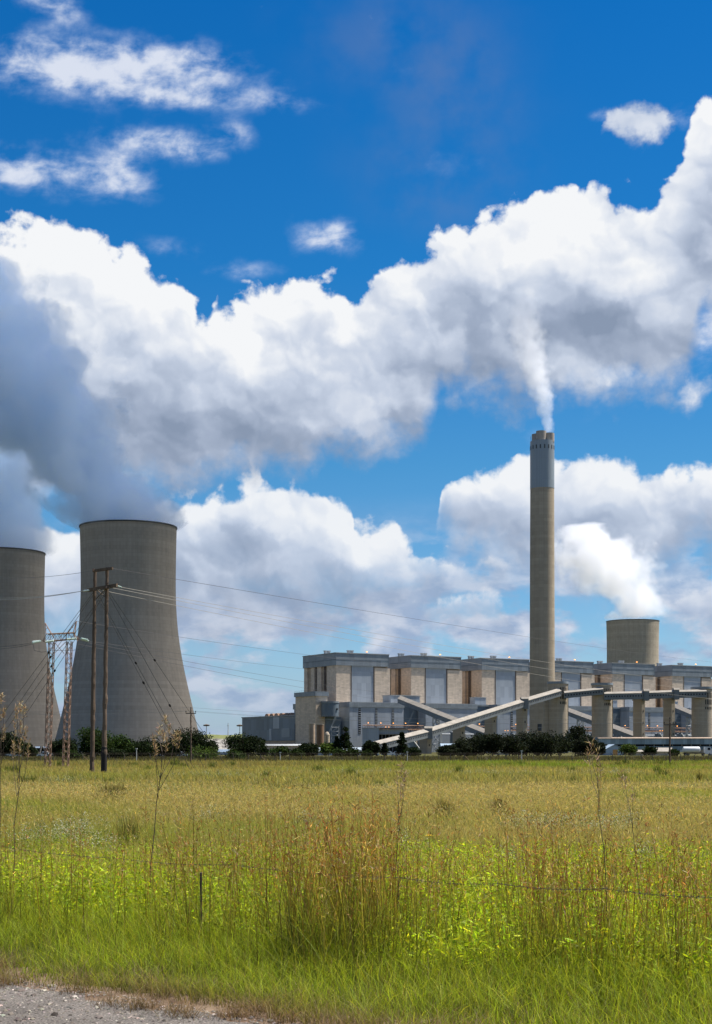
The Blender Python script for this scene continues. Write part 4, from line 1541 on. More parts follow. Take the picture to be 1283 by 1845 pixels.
def quad_mesh(name, parts, m_, parent=None, loc=None):
    """parts: (verts N x 3, quads M x 4, colours N x 3)"""
    V, Q, K_ = [], [], []
    k = 0
    for v, q, c in parts:
        V.append(v); Q.append(q + k); K_.append(c); k += len(v)
    V, Q, K_ = np.concatenate(V), np.concatenate(Q), np.concatenate(K_)
    me = bpy.data.meshes.new(name)
    me.vertices.add(len(V)); me.loops.add(Q.size); me.polygons.add(len(Q))
    me.vertices.foreach_set('co', V.astype(np.float32).ravel())
    me.loops.foreach_set('vertex_index', Q.astype(np.int32).ravel())
    me.polygons.foreach_set('loop_start', np.arange(0, Q.size, 4, dtype=np.int32))
    me.update(calc_edges=True)
    a = me.attributes.new('tint', 'FLOAT_COLOR', 'POINT')
    a.data.foreach_set('color', np.concatenate([K_, np.ones((len(K_), 1))], 1).astype(np.float32).ravel())
    me.materials.append(m_)
    o = bpy.data.objects.new(name, me)
    C.collection.objects.link(o)
    o.parent = parent
    if loc is not None:
        o.location = loc
    return o


def blades(P, H, Wd, c0, c1, segs=3, lean=.25, curve=.5, power=1.0, z0=None, yaw=None):
    """tapering bent blades at points P (n x 2); colours run from c0 at the foot to c1 at the tip"""
    n = len(P)
    yaw = rng.uniform(0, 2 * np.pi, n) if yaw is None else yaw
    face = rng.uniform(0, 2 * np.pi, n)
    ln = np.abs(rng.normal(0, lean, n)); cv = np.abs(rng.normal(0, curve, n))
    z0 = np.zeros(n) if z0 is None else z0
    V = np.empty((n, segs + 1, 2, 3)); K_ = np.empty((n, segs + 1, 2, 3))
    for i in range(segs + 1):
        t = i / segs
        off = (ln * t + cv * t * t) * H
        zz = z0 + H * (t - .35 * np.minimum(cv, 1.2) * t * t)
        wd = Wd * (1 - t ** 1.6 * .92) * .5
        cx = P[:, 0] + np.cos(yaw) * off; cy = P[:, 1] + np.sin(yaw) * off
        for s, sg in ((0, -1), (1, 1)):
            V[:, i, s, 0] = cx + np.cos(face) * wd * sg
            V[:, i, s, 1] = cy + np.sin(face) * wd * sg
            V[:, i, s, 2] = zz
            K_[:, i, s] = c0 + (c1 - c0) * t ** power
    base = (np.arange(n) * (segs + 1) * 2)[:, None]
    q = np.array([[2 * i, 2 * i + 1, 2 * i + 3, 2 * i + 2] for i in range(segs)])
    Q = (base[:, :, None] + q[None]).reshape(-1, 4)
    return V.reshape(-1, 3), Q, K_.reshape(-1, 3)


def leaves(P3, L_, Wd, col_, up=.3):
    """single diamond leaves at points P3 (n x 3)"""
    n = len(P3)
    d = rng.normal(0, 1, (n, 3)); d[:, 2] = d[:, 2] * .6 + up
    d /= np.linalg.norm(d, axis=1)[:, None]
    e = np.cross(d, rng.normal(0, 1, (n, 3))); e /= np.linalg.norm(e, axis=1)[:, None]
    L_ = np.broadcast_to(L_, (n,))[:, None]; Wd = np.broadcast_to(Wd, (n,))[:, None]
    V = np.stack([P3, P3 + d * L_ * .45 + e * Wd, P3 + d * L_, P3 + d * L_ * .5 - e * Wd], 1)
    Q = np.arange(n * 4).reshape(n, 4)
    return V.reshape(-1, 3), Q, np.repeat(col_, 4, 0)


def tone(n, c, var=.25, hue=.08):
    c = np.asarray(c, float)
    k = np.exp(rng.normal(0, var, (n, 1)))
    return np.clip(c[None] * k * (1 + rng.normal(0, hue, (n, 3))), .003, .9)


def vnoise(x, y, s, seed=0):
    """smooth value noise 0..1"""
    r_ = np.random.default_rng(seed)
    T = r_.random((64, 64))
    x, y = np.asarray(x) / s, np.asarray(y) / s
    xi, yi = np.floor(x).astype(int), np.floor(y).astype(int)
    fx, fy = x - xi, y - yi
    fx, fy = fx * fx * (3 - 2 * fx), fy * fy * (3 - 2 * fy)
    g = lambda a, b: T[a % 64, b % 64]
    return (g(xi, yi) * (1 - fx) + g(xi + 1, yi) * fx) * (1 - fy) + (g(xi, yi + 1) * (1 - fx) + g(xi + 1, yi + 1) * fx) * fy


# ------------------------------------------------------------------ trees and shrubs inside the fence
def crown(n, w_, h_, z0, col_, leaf, seed, shape='round', clumps=26, var=.3):
    global rng
    keep, rng = rng, np.random.default_rng(seed)
    cl = []
    for i in range(clumps):
        if shape == 'cone':
            t = rng.random() ** .8
            r_ = (1 - t) * .5 * w_ * rng.uniform(.5, 1) + .15
            a = rng.uniform(0, 2 * np.pi)
            cl.append((r_ * np.cos(a) * .8, r_ * np.sin(a) * .8, z0 + t * h_ * .95, (.12 + .3 * (1 - t)) * w_ * rng.uniform(.5, 1), .7))
        else:
            v = rng.normal(0, 1, 3); v /= np.linalg.norm(v)
            rad = rng.uniform(.25, .82)
            zc = z0 + h_ * .5 + v[2] * h_ * .5 * rad
            tap = 1.0 if shape == 'round' else .9
            cl.append((v[0] * w_ * .5 * rad * tap, v[1] * w_ * .5 * rad * tap, zc, rng.uniform(.13, .27) * w_, .75))
    P, T = [], []
    per = max(8, n // clumps)
    for (x, y, z, r_, fl) in cl:
        d = rng.normal(0, 1, (per, 3)); d /= np.linalg.norm(d, axis=1)[:, None]
        rr = r_ * (.45 + .65 * rng.random(per) ** .5)
        p = np.stack([x + d[:, 0] * rr, y + d[:, 1] * rr, z + d[:, 2] * rr * fl], 1)
        P.append(p)
        T.append(np.full(per, np.exp(rng.normal(0, .22))))
    P = np.concatenate(P); T = np.concatenate(T)
    ok = P[:, 2] > .05
    P, T = P[ok], T[ok]
    c = tone(len(P), col_, var) * T[:, None]
    r = leaves(P, leaf * rng.uniform(.7, 1.4, len(P)), leaf * .42, c)
    rng = keep
    return r


def tree(name, px, wpx, ytop, Y, label, col_=(.028, .045, .014), shape='round', clear=.02, n=6000, seed=None, group='trees and shrubs inside the fence', cat='tree'):
    k = Y / F
    w_ = wpx * k
    H = gz(ytop, Y)
    seed = seed or int(px * 7 + ytop)
    r = thing(name, (gx(px, Y), Y, 0), label, cat, group)
    rnd = random.Random(seed)
    q = MB()
    th = H * (.6 if shape != 'cone' else .93)
    pts = [(rnd.uniform(-.02, .02) * w_ * i, 0, th * i / 6) for i in range(7)]
    q.tube(pts, [max(.04, .05 * H * (1 - i / 7.5) ** 1.2 * .55) for i in range(7)], 7)
    for b in range(7 if shape != 'cone' else 0):
        a = rnd.uniform(0, 6.28)
        z = H * rnd.uniform(.12, .45)
        q.tube([(0, 0, z), (math.cos(a) * w_ * .18, math.sin(a) * w_ * .18, z + H * .14), (math.cos(a) * w_ * .34, math.sin(a) * w_ * .34, z + H * .3)], [H * .016, H * .010, H * .004], 5)
    q.obj('trunk', M['wood'], r)
    o = quad_mesh('crown', [crown(n, w_ * 1.15, H * (1 - clear), H * clear, col_, max(.28, 3.0 * k), seed, shape)], M['leaf'], r)
    return r


DK, MD, LT = (.014, .023, .008), (.024, .042, .010), (.055, .085, .018)
for a in [
    ('tree', 6, 72, 1317, 400, 'dark round tree cut by the left frame edge', DK),
    ('tree', 45, 34, 1340, 410, 'small dark tree between the left edge and the lattice portal', DK),
    ('tree', 116, 48, 1333, 400, 'dark spreading tree just right of the lattice portal', DK),
    ('tree', 172, 74, 1307, 395, 'tallest leafy tree, behind the wooden pole pair', MD),
    ('tree', 214, 56, 1322, 402, 'mid green tree right of the wooden poles', MD),
    ('tree', 262, 66, 1336, 405, 'low wide dark tree under the middle of the cooling tower', DK),
    ('tree', 304, 40, 1339, 408, 'small dark tree left of the round dark one by the slim pole', DK),
    ('tree', 344, 78, 1315, 400, 'dense dark round tree at the foot of the cooling tower behind the slim pole', DK),
    ('tree', 379, 26, 1333, 402, 'small dark tree on the right shoulder of the round one', DK),
    ('tree', 441, 62, 1321, 395, 'dark rounded tree below the turbine hall corner', DK),
    ('tree', 557, 36, 1340, 460, 'round dark tree below the brown tanks', DK),
    ('tree', 667, 30, 1337, 470, 'round dark tree at the foot of the sloping conveyor', DK),
]:
    tree(*a)
for a in [
    ('conifer', 622, 25, 1306, 560, 'tall dark conical conifer in front of the annexe', DK),
    ('conifer', 607, 14, 1327, 560, 'slim small conifer left of the tall one', DK),
    ('conifer', 724, 21, 1320, 480, 'dark pointed conifer in front of the lowest conveyor span', DK),
    ('conifer', 693, 12, 1338, 490, 'small pointed conifer left of the one at the conveyor', DK),
    ('conifer', 474, 15, 1333, 500, 'small conifer before the turbine hall base', DK),
]:
    tree(*a, shape='cone', clear=.04, n=1800)
SH = dict(clear=.0, n=2000, cat='shrub')
for a in [
    ('shrub', 366, 50, 1350, 330, 'light green bush below the round tree by the slim pole', LT),
    ('shrub', 425, 34, 1352, 330, 'mid green bush below the rounded tree at the turbine hall', MD),
    ('shrub', 128, 30, 1355, 330, 'small green bush between lattice portal and wooden poles', MD),
    ('shrub', 205, 40, 1352, 335, 'dark bush right of the tarred pole', DK),
    ('shrub', 505, 34, 1349, 440, 'green bush under the long brown low building', MD),
    ('shrub', 533, 24, 1350, 440, 'small green bush left of the round dark tree', MD),
    ('shrub', 592, 30, 1337, 560, 'light green bush behind the blue shed', LT),
    ('shrub', 612, 26, 1350, 430, 'green bush before the blue shed, left one', MD),
    ('shrub', 634, 26, 1349, 430, 'green bush before the blue shed, right one', MD),
    ('shrub', 662, 18, 1353, 430, 'low bush at the right end of the blue shed', MD),
    ('shrub', 744, 26, 1348, 470, 'low dark bush under the first conveyor joint', DK),
    ('shrub', 1134, 32, 1339, 560, 'light green bush right of the gabled shed', LT),
    ('shrub', 1172, 21, 1345, 520, 'round dark bush between the beige huts', DK),
    ('shrub', 1213, 16, 1352, 520, 'small bush at the right end of the beige hut', MD),
]:
    tree(*a, **SH)
SD = (.016, .022, .011)
for i, (px, wd, yt, l) in enumerate([(808, 30, 1345, 'leftmost low shrub of the dark thicket'), (832, 40, 1334, 'dark shrub by the square pier at the left of the thicket'), (858, 54, 1325, 'dark shrub below the third pier'), (888, 44, 1314, 'dark shrub with a raised top left of the chimney foot'),
                                     (918, 54, 1322, 'dark shrub below the tall square pier'), (948, 56, 1324, 'dark shrub before the chimney foot'), (978, 56, 1320, 'dark shrub before the chimney window'), (1008, 54, 1321, 'dark shrub under the first silo'),
                                     (1036, 44, 1309, 'tallest dark shrub of the thicket, right of the first silo'), (1060, 44, 1326, 'dark shrub near the right end of the thicket'), (1074, 30, 1338, 'last low shrub of the thicket beside the lean-to shed')]):
    tree('shrub', px, wd * 1.05, yt, 500 + (i % 3) * 12, l, SD, clear=.0, n=4200, group='dark thicket before the chimney', cat='shrub')


# ------------------------------------------------------------------ gravel road with a ragged edge
EN = np.array([.648, .762])
def edge_dist(X, Y): return (X + 3.665) * EN[0] + (Y - 15.37) * EN[1]
ET = Vector((.762, -.648, 0))          # along the road
EO = Vector((-3.665, 15.37, 0))


def road_sheet():
    m_, t, b = mat('gravel', .95, .1)
    v = ocoord(t)
    g = t.voro(v, 38, 0, dim='2D')
    f = t.noise(v, 1.2, 6, .65)
    n = t.noise(v, 60, 3, .6)
    c = t.mix(t.sstep(t.add(t.mul(n, .6), t.mul(f, .4)), .35, .65, kind='LINEAR'), (.065, .058, .051), (.23, .205, .18))
    t.put(b.inputs['Base Color'], c)
    bp = t.node('ShaderNodeBump')
    bp.inputs['Strength'].default_value = .8
    bp.inputs['Distance'].default_value = .015
    t.put(bp.inputs['Height'], g)
    t.put(b.inputs['Normal'], bp.outputs[0])
    m2, t2, b2 = mat('bare_soil', .95, .1)
    v2 = ocoord(t2)
    t2.put(b2.inputs['Base Color'], t2.mix(t2.sstep(t2.noise(v2, 2.5, 7, .65), .35, .65), (.11, .07, .045), (.22, .16, .11)))
    rnd = random.Random(5)
    for name, mm, off, z, amp in (('dirt_verge', m2, .75, .004, .5), ('gravel_road', m_, -.12, .008, .28)):
        outer, ph = [], rnd.uniform(0, 6)
        n = 260
        for i in range(n + 1):
            s = -40 + 80 * i / n
            e = off + amp * (.5 * math.sin(s * .9 + ph) + .3 * math.sin(s * 2.7 + 2 * ph) + .25 * math.sin(s * 7.1) + rnd.uniform(-.25, .25))
            p = EO + ET * s + Vector((EN[0], EN[1], 0)) * e
            outer.append(p)
        vv = [(p.x, p.y, z) for p in outer] + [tuple(EO + ET * (-40 + 80 * i / n) + Vector((EN[0], EN[1], 0)) * -16 + Vector((0, 0, z))) for i in range(n + 1)]
        tag(MB().add(vv, [(i, i + n + 1, i + n + 2, i + 1) for i in range(n)]).obj(name, mm), kind='structure')


road_sheet()


def field_pts(n, y0, y1, pad=1.2, bias=1.0):
    """random points over the part of the field the photo can see (and a step to either side)"""
    u = rng.random(n)
    Y = np.sqrt(y0 ** 2 + (y1 ** 2 - y0 ** 2) * u) if bias == 1.0 else y0 + (y1 - y0) * u ** bias
    X = rng.uniform(-1, 1, n) * (.2385 * Y * pad + 1.2)
    return np.stack([X, Y], 1)


def stones():
    n = 16000
    e = -np.abs(rng.normal(0, 1.4, n)) + .25
    s = rng.uniform(-7, 9, n)
    X = EO.x + ET.x * s + EN[0] * e; Y = EO.y + ET.y * s + EN[1] * e
    ok = (Y > 10.5) & (Y < 24)
    X, Y = X[ok], Y[ok]
    n = len(X)
    r_ = np.exp(rng.normal(-4.75, .5, n))
    base = np.array([(1, 0, 0), (0, 1, 0), (-1, 0, 0), (0, -1, 0), (0, 0, .8), (.7, .7, .5), (-.7, .7, .4), (-.7, -.7, .5), (.7, -.7, .4)])
    qd = np.array([(0, 5, 4, 8), (1, 6, 4, 5), (2, 7, 4, 6), (3, 8, 4, 7)])
    V = np.stack([X, Y, np.full(n, .006)], 1)[:, None, :] + base[None] * r_[:, None, None] * rng.uniform(.6, 1.3, (n, 9, 1))
    Q = (np.arange(n) * 9)[:, None, None] + qd[None]
    c = tone(n, (.15, .13, .11), .5, .04)
    m_ = veg_mat('stone', 0.0, .9, .2)
    o = quad_mesh('gravel', [(V.reshape(-1, 3), Q.reshape(-1, 4), np.repeat(c, 9, 0))], m_)
    tag(o, 'loose grey gravel stones on the road edge', 'gravel', kind='stuff')


stones()


# ------------------------------------------------------------------ verge: short soft grass, straw at the edge
def verge():
    parts = []
    P = np.stack([rng.uniform(-8, 7, 260000), rng.uniform(9, 24, 260000)], 1)
    e = edge_dist(P[:, 0], P[:, 1])
    nz = vnoise(P[:, 0], P[:, 1], .9, 3) * .7 + vnoise(P[:, 0], P[:, 1], .3, 4) * .3
    ok = (np.abs(P[:, 0]) < .2385 * P[:, 1] * 1.2 + 1) & (e > -.25 + nz * .8) & (e < 5.6) & (rng.random(len(P)) < .25 + .9 * nz)
    P, e, nz = P[ok], e[ok], nz[ok]
    n = len(P)
    H = np.clip(.10 + .09 * e + .12 * nz, .08, .42) * rng.uniform(.6, 1.25, n)
    dry = np.clip(.95 - (e - .9 * nz + .5) / .7, 0, 1)[:, None]
    dry = np.maximum(dry, (rng.random((n, 1)) < .10) * .8)
    c0 = tone(n, (.085, .110, .012)) * (1 - dry) + tone(n, (.13, .085, .04)) * dry
    c1 = tone(n, (.36, .45, .028), .42) * (1 - dry) + tone(n, (.27, .19, .095)) * dry
    parts.append(blades(P, H, rng.uniform(.004, .008, n), c0, c1, 3, .25, .55))
    # straw tufts lying out on the bare strip
    m = 70
    s = rng.uniform(-7, 8, m); ee = rng.uniform(-.25, .9, m)
    cxy = np.stack([EO.x + ET.x * s + EN[0] * ee, EO.y + ET.y * s + EN[1] * ee], 1)
    P = np.repeat(cxy, 90, 0) + rng.normal(0, .09, (m * 90, 2))
    n = len(P)
    parts.append(blades(P, rng.uniform(.08, .30, n), rng.uniform(.003, .006, n), tone(n, (.10, .065, .03)), tone(n, (.30, .22, .12), .35), 3, .6, .9))
    o = quad_mesh('verge_grass', parts, M['grass'])
    tag(o, 'short soft green and straw coloured grass along the gravel edge', 'grass', kind='stuff')


verge()


# ------------------------------------------------------------------ bright leafy weeds behind the verge
def weeds():
    parts = []
    P = field_pts(36000, 12.5, 31, 1.15)
    e = edge_dist(P[:, 0], P[:, 1])
    nz = vnoise(P[:, 0], P[:, 1], 1.6, 7) * .6 + vnoise(P[:, 0], P[:, 1], .5, 8) * .4
    far = np.clip((P[:, 1] - 23) / 8, 0, 1)
    ok = (e > 2.3 + nz * 1.5) & (rng.random(len(P)) > far * .8) & (rng.random(len(P)) < .3 + nz)
    P, nz = P[ok], nz[ok]
    n = len(P)
    H = rng.uniform(.3, .70, n) * (.65 + .6 * nz)
    g0, g1 = tone(n, (.08, .12, .012)), tone(n, (.25, .32, .022))
    parts.append(blades(P, H, np.full(n, .006), g0, g1, 2, .2, .2))
    # leaves up each stem
    k = 11
    t = rng.uniform(.2, 1.05, (n, k))
    P3 = np.stack([np.repeat(P[:, 0], k) + rng.normal(0, .045, n * k), np.repeat(P[:, 1], k) + rng.normal(0, .045, n * k), (H[:, None] * t).ravel() * .95], 1)
    patch_tone = .7 + .5 * np.repeat(vnoise(P[:, 0], P[:, 1], 2.3, 9), k)  # random paler and deeper patches of leaf colour
    c = tone(n * k, (.35, .45, .020), .4, .1) * patch_tone[:, None]
    parts.append(leaves(P3, rng.uniform(.045, .11, n * k), rng.uniform(.006, .0125, n * k), c, .5))
    # soft grass between
    P = field_pts(70000, 12.0, 30, 1.15)
    e = edge_dist(P[:, 0], P[:, 1])
    P = P[(e > 2.6)]
    n = len(P)
    parts.append(blades(P, rng.uniform(.2, .62, n), rng.uniform(.005, .009, n), tone(n, (.10, .14, .012)), tone(n, (.37, .44, .03), .42), 3, .3, .7))
    o = quad_mesh('leafy_weeds', parts, M['grass'])
    tag(o, 'bright yellow green leafy weeds behind the verge', 'weeds', kind='stuff')


weeds()


# ------------------------------------------------------------------ tall reddish thatching grass
def tall_grass():
    parts = []
    spots = []      # (px, Y, culms, spread, height)
    r_ = np.random.default_rng(21)
    def clump(px, Y, n, sp, h): spots.append((gx(px, Y), Y, n, sp, h))
    for px, Y, n, sp, h in ((545, 17.2, 60, .22, 1.75), (572, 16.4, 95, .26, 1.9), (600, 16.9, 130, .28, 2.08), (628, 16.2, 130, .28, 2.0), (655, 16.6, 120, .26, 2.0), (682, 16.0, 95, .24, 1.85), (700, 16.8, 70, .22, 1.9), (620, 15.5, 70, .3, 1.55),
                            (520, 17.8, 40, .25, 1.5), (985, 15.4, 55, .26, 1.85), (1010, 15.0, 75, .24, 1.95), (1035, 15.3, 70, .24, 1.85), (1060, 14.8, 40, .22, 1.6), (1140, 15.2, 30, .2, 1.8), (1215, 14.6, 45, .26, 1.75), (1262, 14.2, 60, .26, 1.8), (1290, 14.6, 50, .3, 1.7), (880, 15.6, 36, .3, 1.65), (820, 16.2, 22, .3, 1.5),
                            (300, 18.2, 40, .34, 1.55), (345, 17.8, 60, .34, 1.7), (395, 17.6, 55, .34, 1.65), (440, 17.6, 40, .3, 1.5), (250, 18.4, 24, .3, 1.35), (70, 19.2, 36, .34, 1.65), (20, 19.6, 40, .34, 1.6), (-25, 19.4, 40, .34, 1.6), (130, 19.0, 24, .3, 1.35), (740, 16.4, 24, .3, 1.6), (1100, 14.6, 26, .25, 1.55)):
        clump(px, Y, n, sp, h)
    for i in range(330):
        px = r_.uniform(-60, 1340); Y = r_.uniform(14, 22) if px > 640 else r_.uniform(16.5, 24)
        if edge_dist(gx(px, Y), Y) > 4.2:
            clump(px, Y, int(r_.uniform(3, 12)), .22, r_.uniform(1.15, 1.9))
    PX, PY, HH = [], [], []
    for x, y, n, sp, h in spots:
        n = int(n * .62) + 2
        PX.append(x + rng.normal(0, sp * 1.2, n)); PY.append(y + rng.normal(0, sp * 1.2, n)); HH.append(h * rng.uniform(.55, 1.06, n))
    P = np.stack([np.concatenate(PX), np.concatenate(PY)], 1); H = np.concatenate(HH)
    n = len(P)
    yaw = rng.uniform(0, 2 * np.pi, n)
    seg = 6
    # culms: green foot, straw and red-brown towards the head
    red = rng.random((n, 1))
    c1 = np.where(red > .52, tone(n, (.19, .066, .025), .35), np.where(red > .28, tone(n, (.34, .16, .05), .35), tone(n, (.42, .30, .10), .3)))
    st_ = rng.bit_generator.state
    parts.append(blades(P, H, rng.uniform(.006, .0125, n), tone(n, (.17, .19, .02), .45), c1, seg, .10, .10, 1.3, yaw=yaw))
    # heads: loose spikelets along the top of every culm
    V = parts[0][0].reshape(n, seg + 1, 2, 3).mean(2)
    k = 9
    f = .66 + .36 * rng.random((n, k))
    i0 = np.clip((f * seg).astype(int), 0, seg - 1); fr = f * seg - i0
    ar = np.arange(n)[:, None]
    p3 = V[ar, i0] * (1 - fr[..., None]) + V[ar, i0 + 1] * fr[..., None]
    p3 = p3.reshape(-1, 3) + rng.normal(0, .012, (n * k, 3))
    cc = np.repeat(c1, k, 0) * np.exp(rng.normal(0.1, .3, (n * k, 1)))
    pale = rng.random(n * k) < .16
    cc[pale] = tone(int(pale.sum()), (.38, .30, .19))
    keep = rng.random(n * k) < .85
    parts.append(leaves(p3[keep], rng.uniform(.035, .09, int(keep.sum())), rng.uniform(.0025, .005, int(keep.sum())), cc[keep], 1.1))
    # arching leaf blades of the clumps
    rep = rng.integers(0, n, int(n * 2.2))
    Pb = P[rep] + rng.normal(0, .05, (len(rep), 2))
    m = len(Pb)
    parts.append(blades(Pb, H[rep] * rng.uniform(.35, .85, m), rng.uniform(.006, .010, m), tone(m, (.08, .11, .012)), tone(m, (.28, .30, .035), .4), 5, .2, .5))
    # a few straw blades bent right over
    Pb = P[rng.integers(0, n, 260)]
    m = len(Pb)
    parts.append(blades(Pb, rng.uniform(.6, 1.3, m), np.full(m, .006), tone(m, (.16, .15, .04)), tone(m, (.36, .32, .14)), 7, .5, .8))
    # dark dead stalks
    Pd = np.stack([gx(rng.uniform(-40, 1320, 46), 16.5), rng.uniform(14.8, 19.5, 46)], 1)
    Pd = Pd[edge_dist(Pd[:, 0], Pd[:, 1]) > 4]
    m = len(Pd)
    parts.append(blades(Pd, rng.uniform(1.1, 1.95, m), np.full(m, .007), tone(m, (.035, .028, .018)), tone(m, (.07, .045, .028)), 6, .18, .06))
    o = quad_mesh('tall_grass', parts, M['grass'])
    tag(o, 'tall reddish brown thatching grass with loose seed heads', 'grass', kind='stuff')


tall_grass()


# ------------------------------------------------------------------ the tan seeding field
def field():
    parts = []
    for (y0, y1, n, wd, h0, h1, seg) in ((22, 40, 90000, .0085, .35, .72, 3), (40, 75, 110000, .015, .35, .72, 2), (75, 190, 110000, .036, .3, .62, 2)):
        P = field_pts(n, y0, y1, 1.15)
        a = vnoise(P[:, 0], P[:, 1], 7, 13) * .5 + vnoise(P[:, 0], P[:, 1] * .6, 2.6, 14) * .3 + vnoise(P[:, 0], P[:, 1], 20, 15) * .35
        near = np.clip((32 - P[:, 1]) / 9, 0, 1)
        a2 = vnoise(P[:, 0] * .5, P[:, 1], 11, 41) * .6 + vnoise(P[:, 0] * .6, P[:, 1], 4.5, 42) * .4
        g = np.clip((a - .57) * 3.0 + (a2 - .5) * 1.5 + near * .4, 0, .92)[:, None]
        lo = rng.random((n, 1)) < .3
        H = rng.uniform(h0, h1, n) * (.75 + .4 * a) * np.where(lo[:, 0], .7, 1.0)
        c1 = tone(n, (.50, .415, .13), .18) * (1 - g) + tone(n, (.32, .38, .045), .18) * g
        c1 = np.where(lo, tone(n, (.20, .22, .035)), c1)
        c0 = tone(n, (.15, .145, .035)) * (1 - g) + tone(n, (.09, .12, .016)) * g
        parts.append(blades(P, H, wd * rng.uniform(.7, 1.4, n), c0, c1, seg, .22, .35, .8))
    # feathery heads that make the tan haze
    P = field_pts(105000, 24, 80, 1.15)
    n = len(P)
    a = vnoise(P[:, 0], P[:, 1], 7, 13) * .5 + vnoise(P[:, 0], P[:, 1] * .6, 2.6, 14) * .3 + vnoise(P[:, 0], P[:, 1], 20, 15) * .35
    ok = a < .62 + rng.normal(0, .08, n)
    P, a = P[ok], a[ok]; n = len(P)
    P3 = np.stack([P[:, 0], P[:, 1], rng.uniform(.38, .72, n) * (.75 + .4 * a)], 1)
    sz = P[:, 1] / 40
    parts.append(leaves(P3, rng.uniform(.07, .16, n) * sz ** .5, rng.uniform(.003, .006, n) * sz, tone(n, (.46, .37, .14), .2), .9))
    # darker and greener tussocks
    def tussock(px, py, wpx, hpx, m, c0, c1, hz_):
        Y = (EYE - .0) * F / (py - HZ)
        k = Y / F
        Pq = np.stack([gx(px, Y) + rng.normal(0, wpx * k * .33, m), Y + rng.normal(0, wpx * k * .4, m)], 1)
        parts.append(blades(Pq, hpx * k * rng.uniform(.6, 1.05, m), np.full(m, max(.008, 1.1 * k)), tone(m, c0), tone(m, c1), 3, .16, .15))
    for px, py, wpx, hpx, m in ((205, 1449, 46, 40, 420), (800, 1482, 18, 46, 240), (900, 1478, 16, 46, 200), (1260, 1412, 8, 26, 60), (232, 1540, 24, 78, 200), (960, 1420, 40, 14, 160), (520, 1425, 60, 14, 200), (700, 1440, 70, 18, 200)):
        tussock(px, py, wpx, hpx, m, (.05, .06, .014), (.13, .115, .032), 0)
    for i in range(60):
        py = 1380 + 90 * rng.random() ** 2
        tussock(rng.uniform(0, 1283), py, 14, 12 + 8 * rng.random(), 60, (.05, .075, .014), (.13, .16, .03), 0)
    # bright green strip before the fence, rough dark grass behind it
    P = field_pts(52000, 168, 262, 1.15)
    n = len(P)
    a = vnoise(P[:, 0], P[:, 1], 9, 31) * .6 + vnoise(P[:, 0], P[:, 1], 3, 32) * .4
    rightness = np.clip((P[:, 0] / P[:, 1] + .08) * 6, 0.15, 1)
    g = (np.clip((a - .35) * 3, 0, 1) * rightness)[:, None]
    c1 = tone(n, (.34, .28, .09), .2) * (1 - g) + tone(n, (.24, .34, .03), .25) * g
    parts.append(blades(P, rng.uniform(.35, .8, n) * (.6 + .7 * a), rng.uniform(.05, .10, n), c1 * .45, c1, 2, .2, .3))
    P = field_pts(30000, 262, 430, 1.12)
    n = len(P)
    c1 = tone(n, (.085, .080, .028), .25)
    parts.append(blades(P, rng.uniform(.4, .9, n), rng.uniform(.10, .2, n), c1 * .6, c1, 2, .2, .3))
    o = quad_mesh('meadow', parts, M['grass'])
    tag(o, 'tan seeding meadow with a green strip before the fence', 'grass', kind='stuff')


field()


# ------------------------------------------------------------------ white flowering weeds
def flowers():
    parts = []
    for px, py, wpx, m in ((120, 1492, 90, 150), (60, 1500, 50, 60), (150, 1478, 50, 60), (1000, 1476, 80, 110), (940, 1474, 50, 60), (1090, 1478, 60, 60), (1125, 1470, 40, 60), (1160, 1530, 30, 40), (730, 1512, 30, 40), (920, 1540, 24, 26), (700, 1420, 60, 40), (1220, 1412, 60, 60), (380, 1462, 40, 40), (300, 1418, 60, 40), (110, 1400, 60, 50), (860, 1388, 120, 90), (640, 1386, 160, 100), (1100, 1388, 120, 80), (380, 1392, 120, 80), (180, 1515, 60, 60), (560, 1470, 40, 22)):
        Y = (EYE - .55) * F / (py - HZ)
        k = Y / F
        x = gx(px, Y) + rng.normal(0, wpx * k * .4, m); y = Y + rng.normal(0, max(.5, wpx * k * .5), m)
        h = rng.uniform(.4, .75, m)
        parts.append(blades(np.stack([x, y], 1), h, np.full(m, max(.007, .5 * k)), tone(m, (.06, .09, .02)), tone(m, (.12, .16, .05)), 2, .1, .1))
        q = 16
        P3 = np.stack([np.repeat(x, q) + rng.normal(0, .05, m * q), np.repeat(y, q) + rng.normal(0, .05, m * q), np.repeat(h, q) * rng.uniform(.55, 1.05, m * q)], 1)
        wh = rng.random((m * q, 1)) < .42
        c = np.where(wh, tone(m * q, (.55, .55, .44), .15, .03), tone(m * q, (.11, .15, .04)))
        parts.append(leaves(P3, max(.035, .9 * k), max(.010, .35 * k), c, .4))
    o = quad_mesh('wildflowers', parts, M['grass'])
    tag(o, 'patches of small white flowering weeds in the meadow', 'flowers', kind='stuff')


flowers()

yf = thing('yellow_flower', (gx(773, 27), 27, 0), 'single yellow flower standing in the meadow', 'flower')
q = MB(); q.tube([(0, 0, 0), (.01, 0, .45), (0, 0, .83)], .005, 5); q.obj('stem', plain('green_stem', (.07, .1, .02), .2, 3), yf)
q = MB()
for i in range(11):
    a = i / 11 * 6.283
    q.add([(0, 0, .83), (.05 * math.cos(a - .25), .05 * math.sin(a - .25), .85), (.10 * math.cos(a), .10 * math.sin(a), .84), (.05 * math.cos(a + .25), .05 * math.sin(a + .25), .85)], [(0, 1, 2, 3)])
q.obj('petal_ring', plain('yellow_petal', (.75, .50, .03), .1, 4), yf)
q = MB(); q.lathe([(.001, .87), (.025, .86), (.03, .84), (.02, .825)], 10); q.obj('flower_head', plain('flower_centre', (.45, .27, .02), .2, 9), yf)


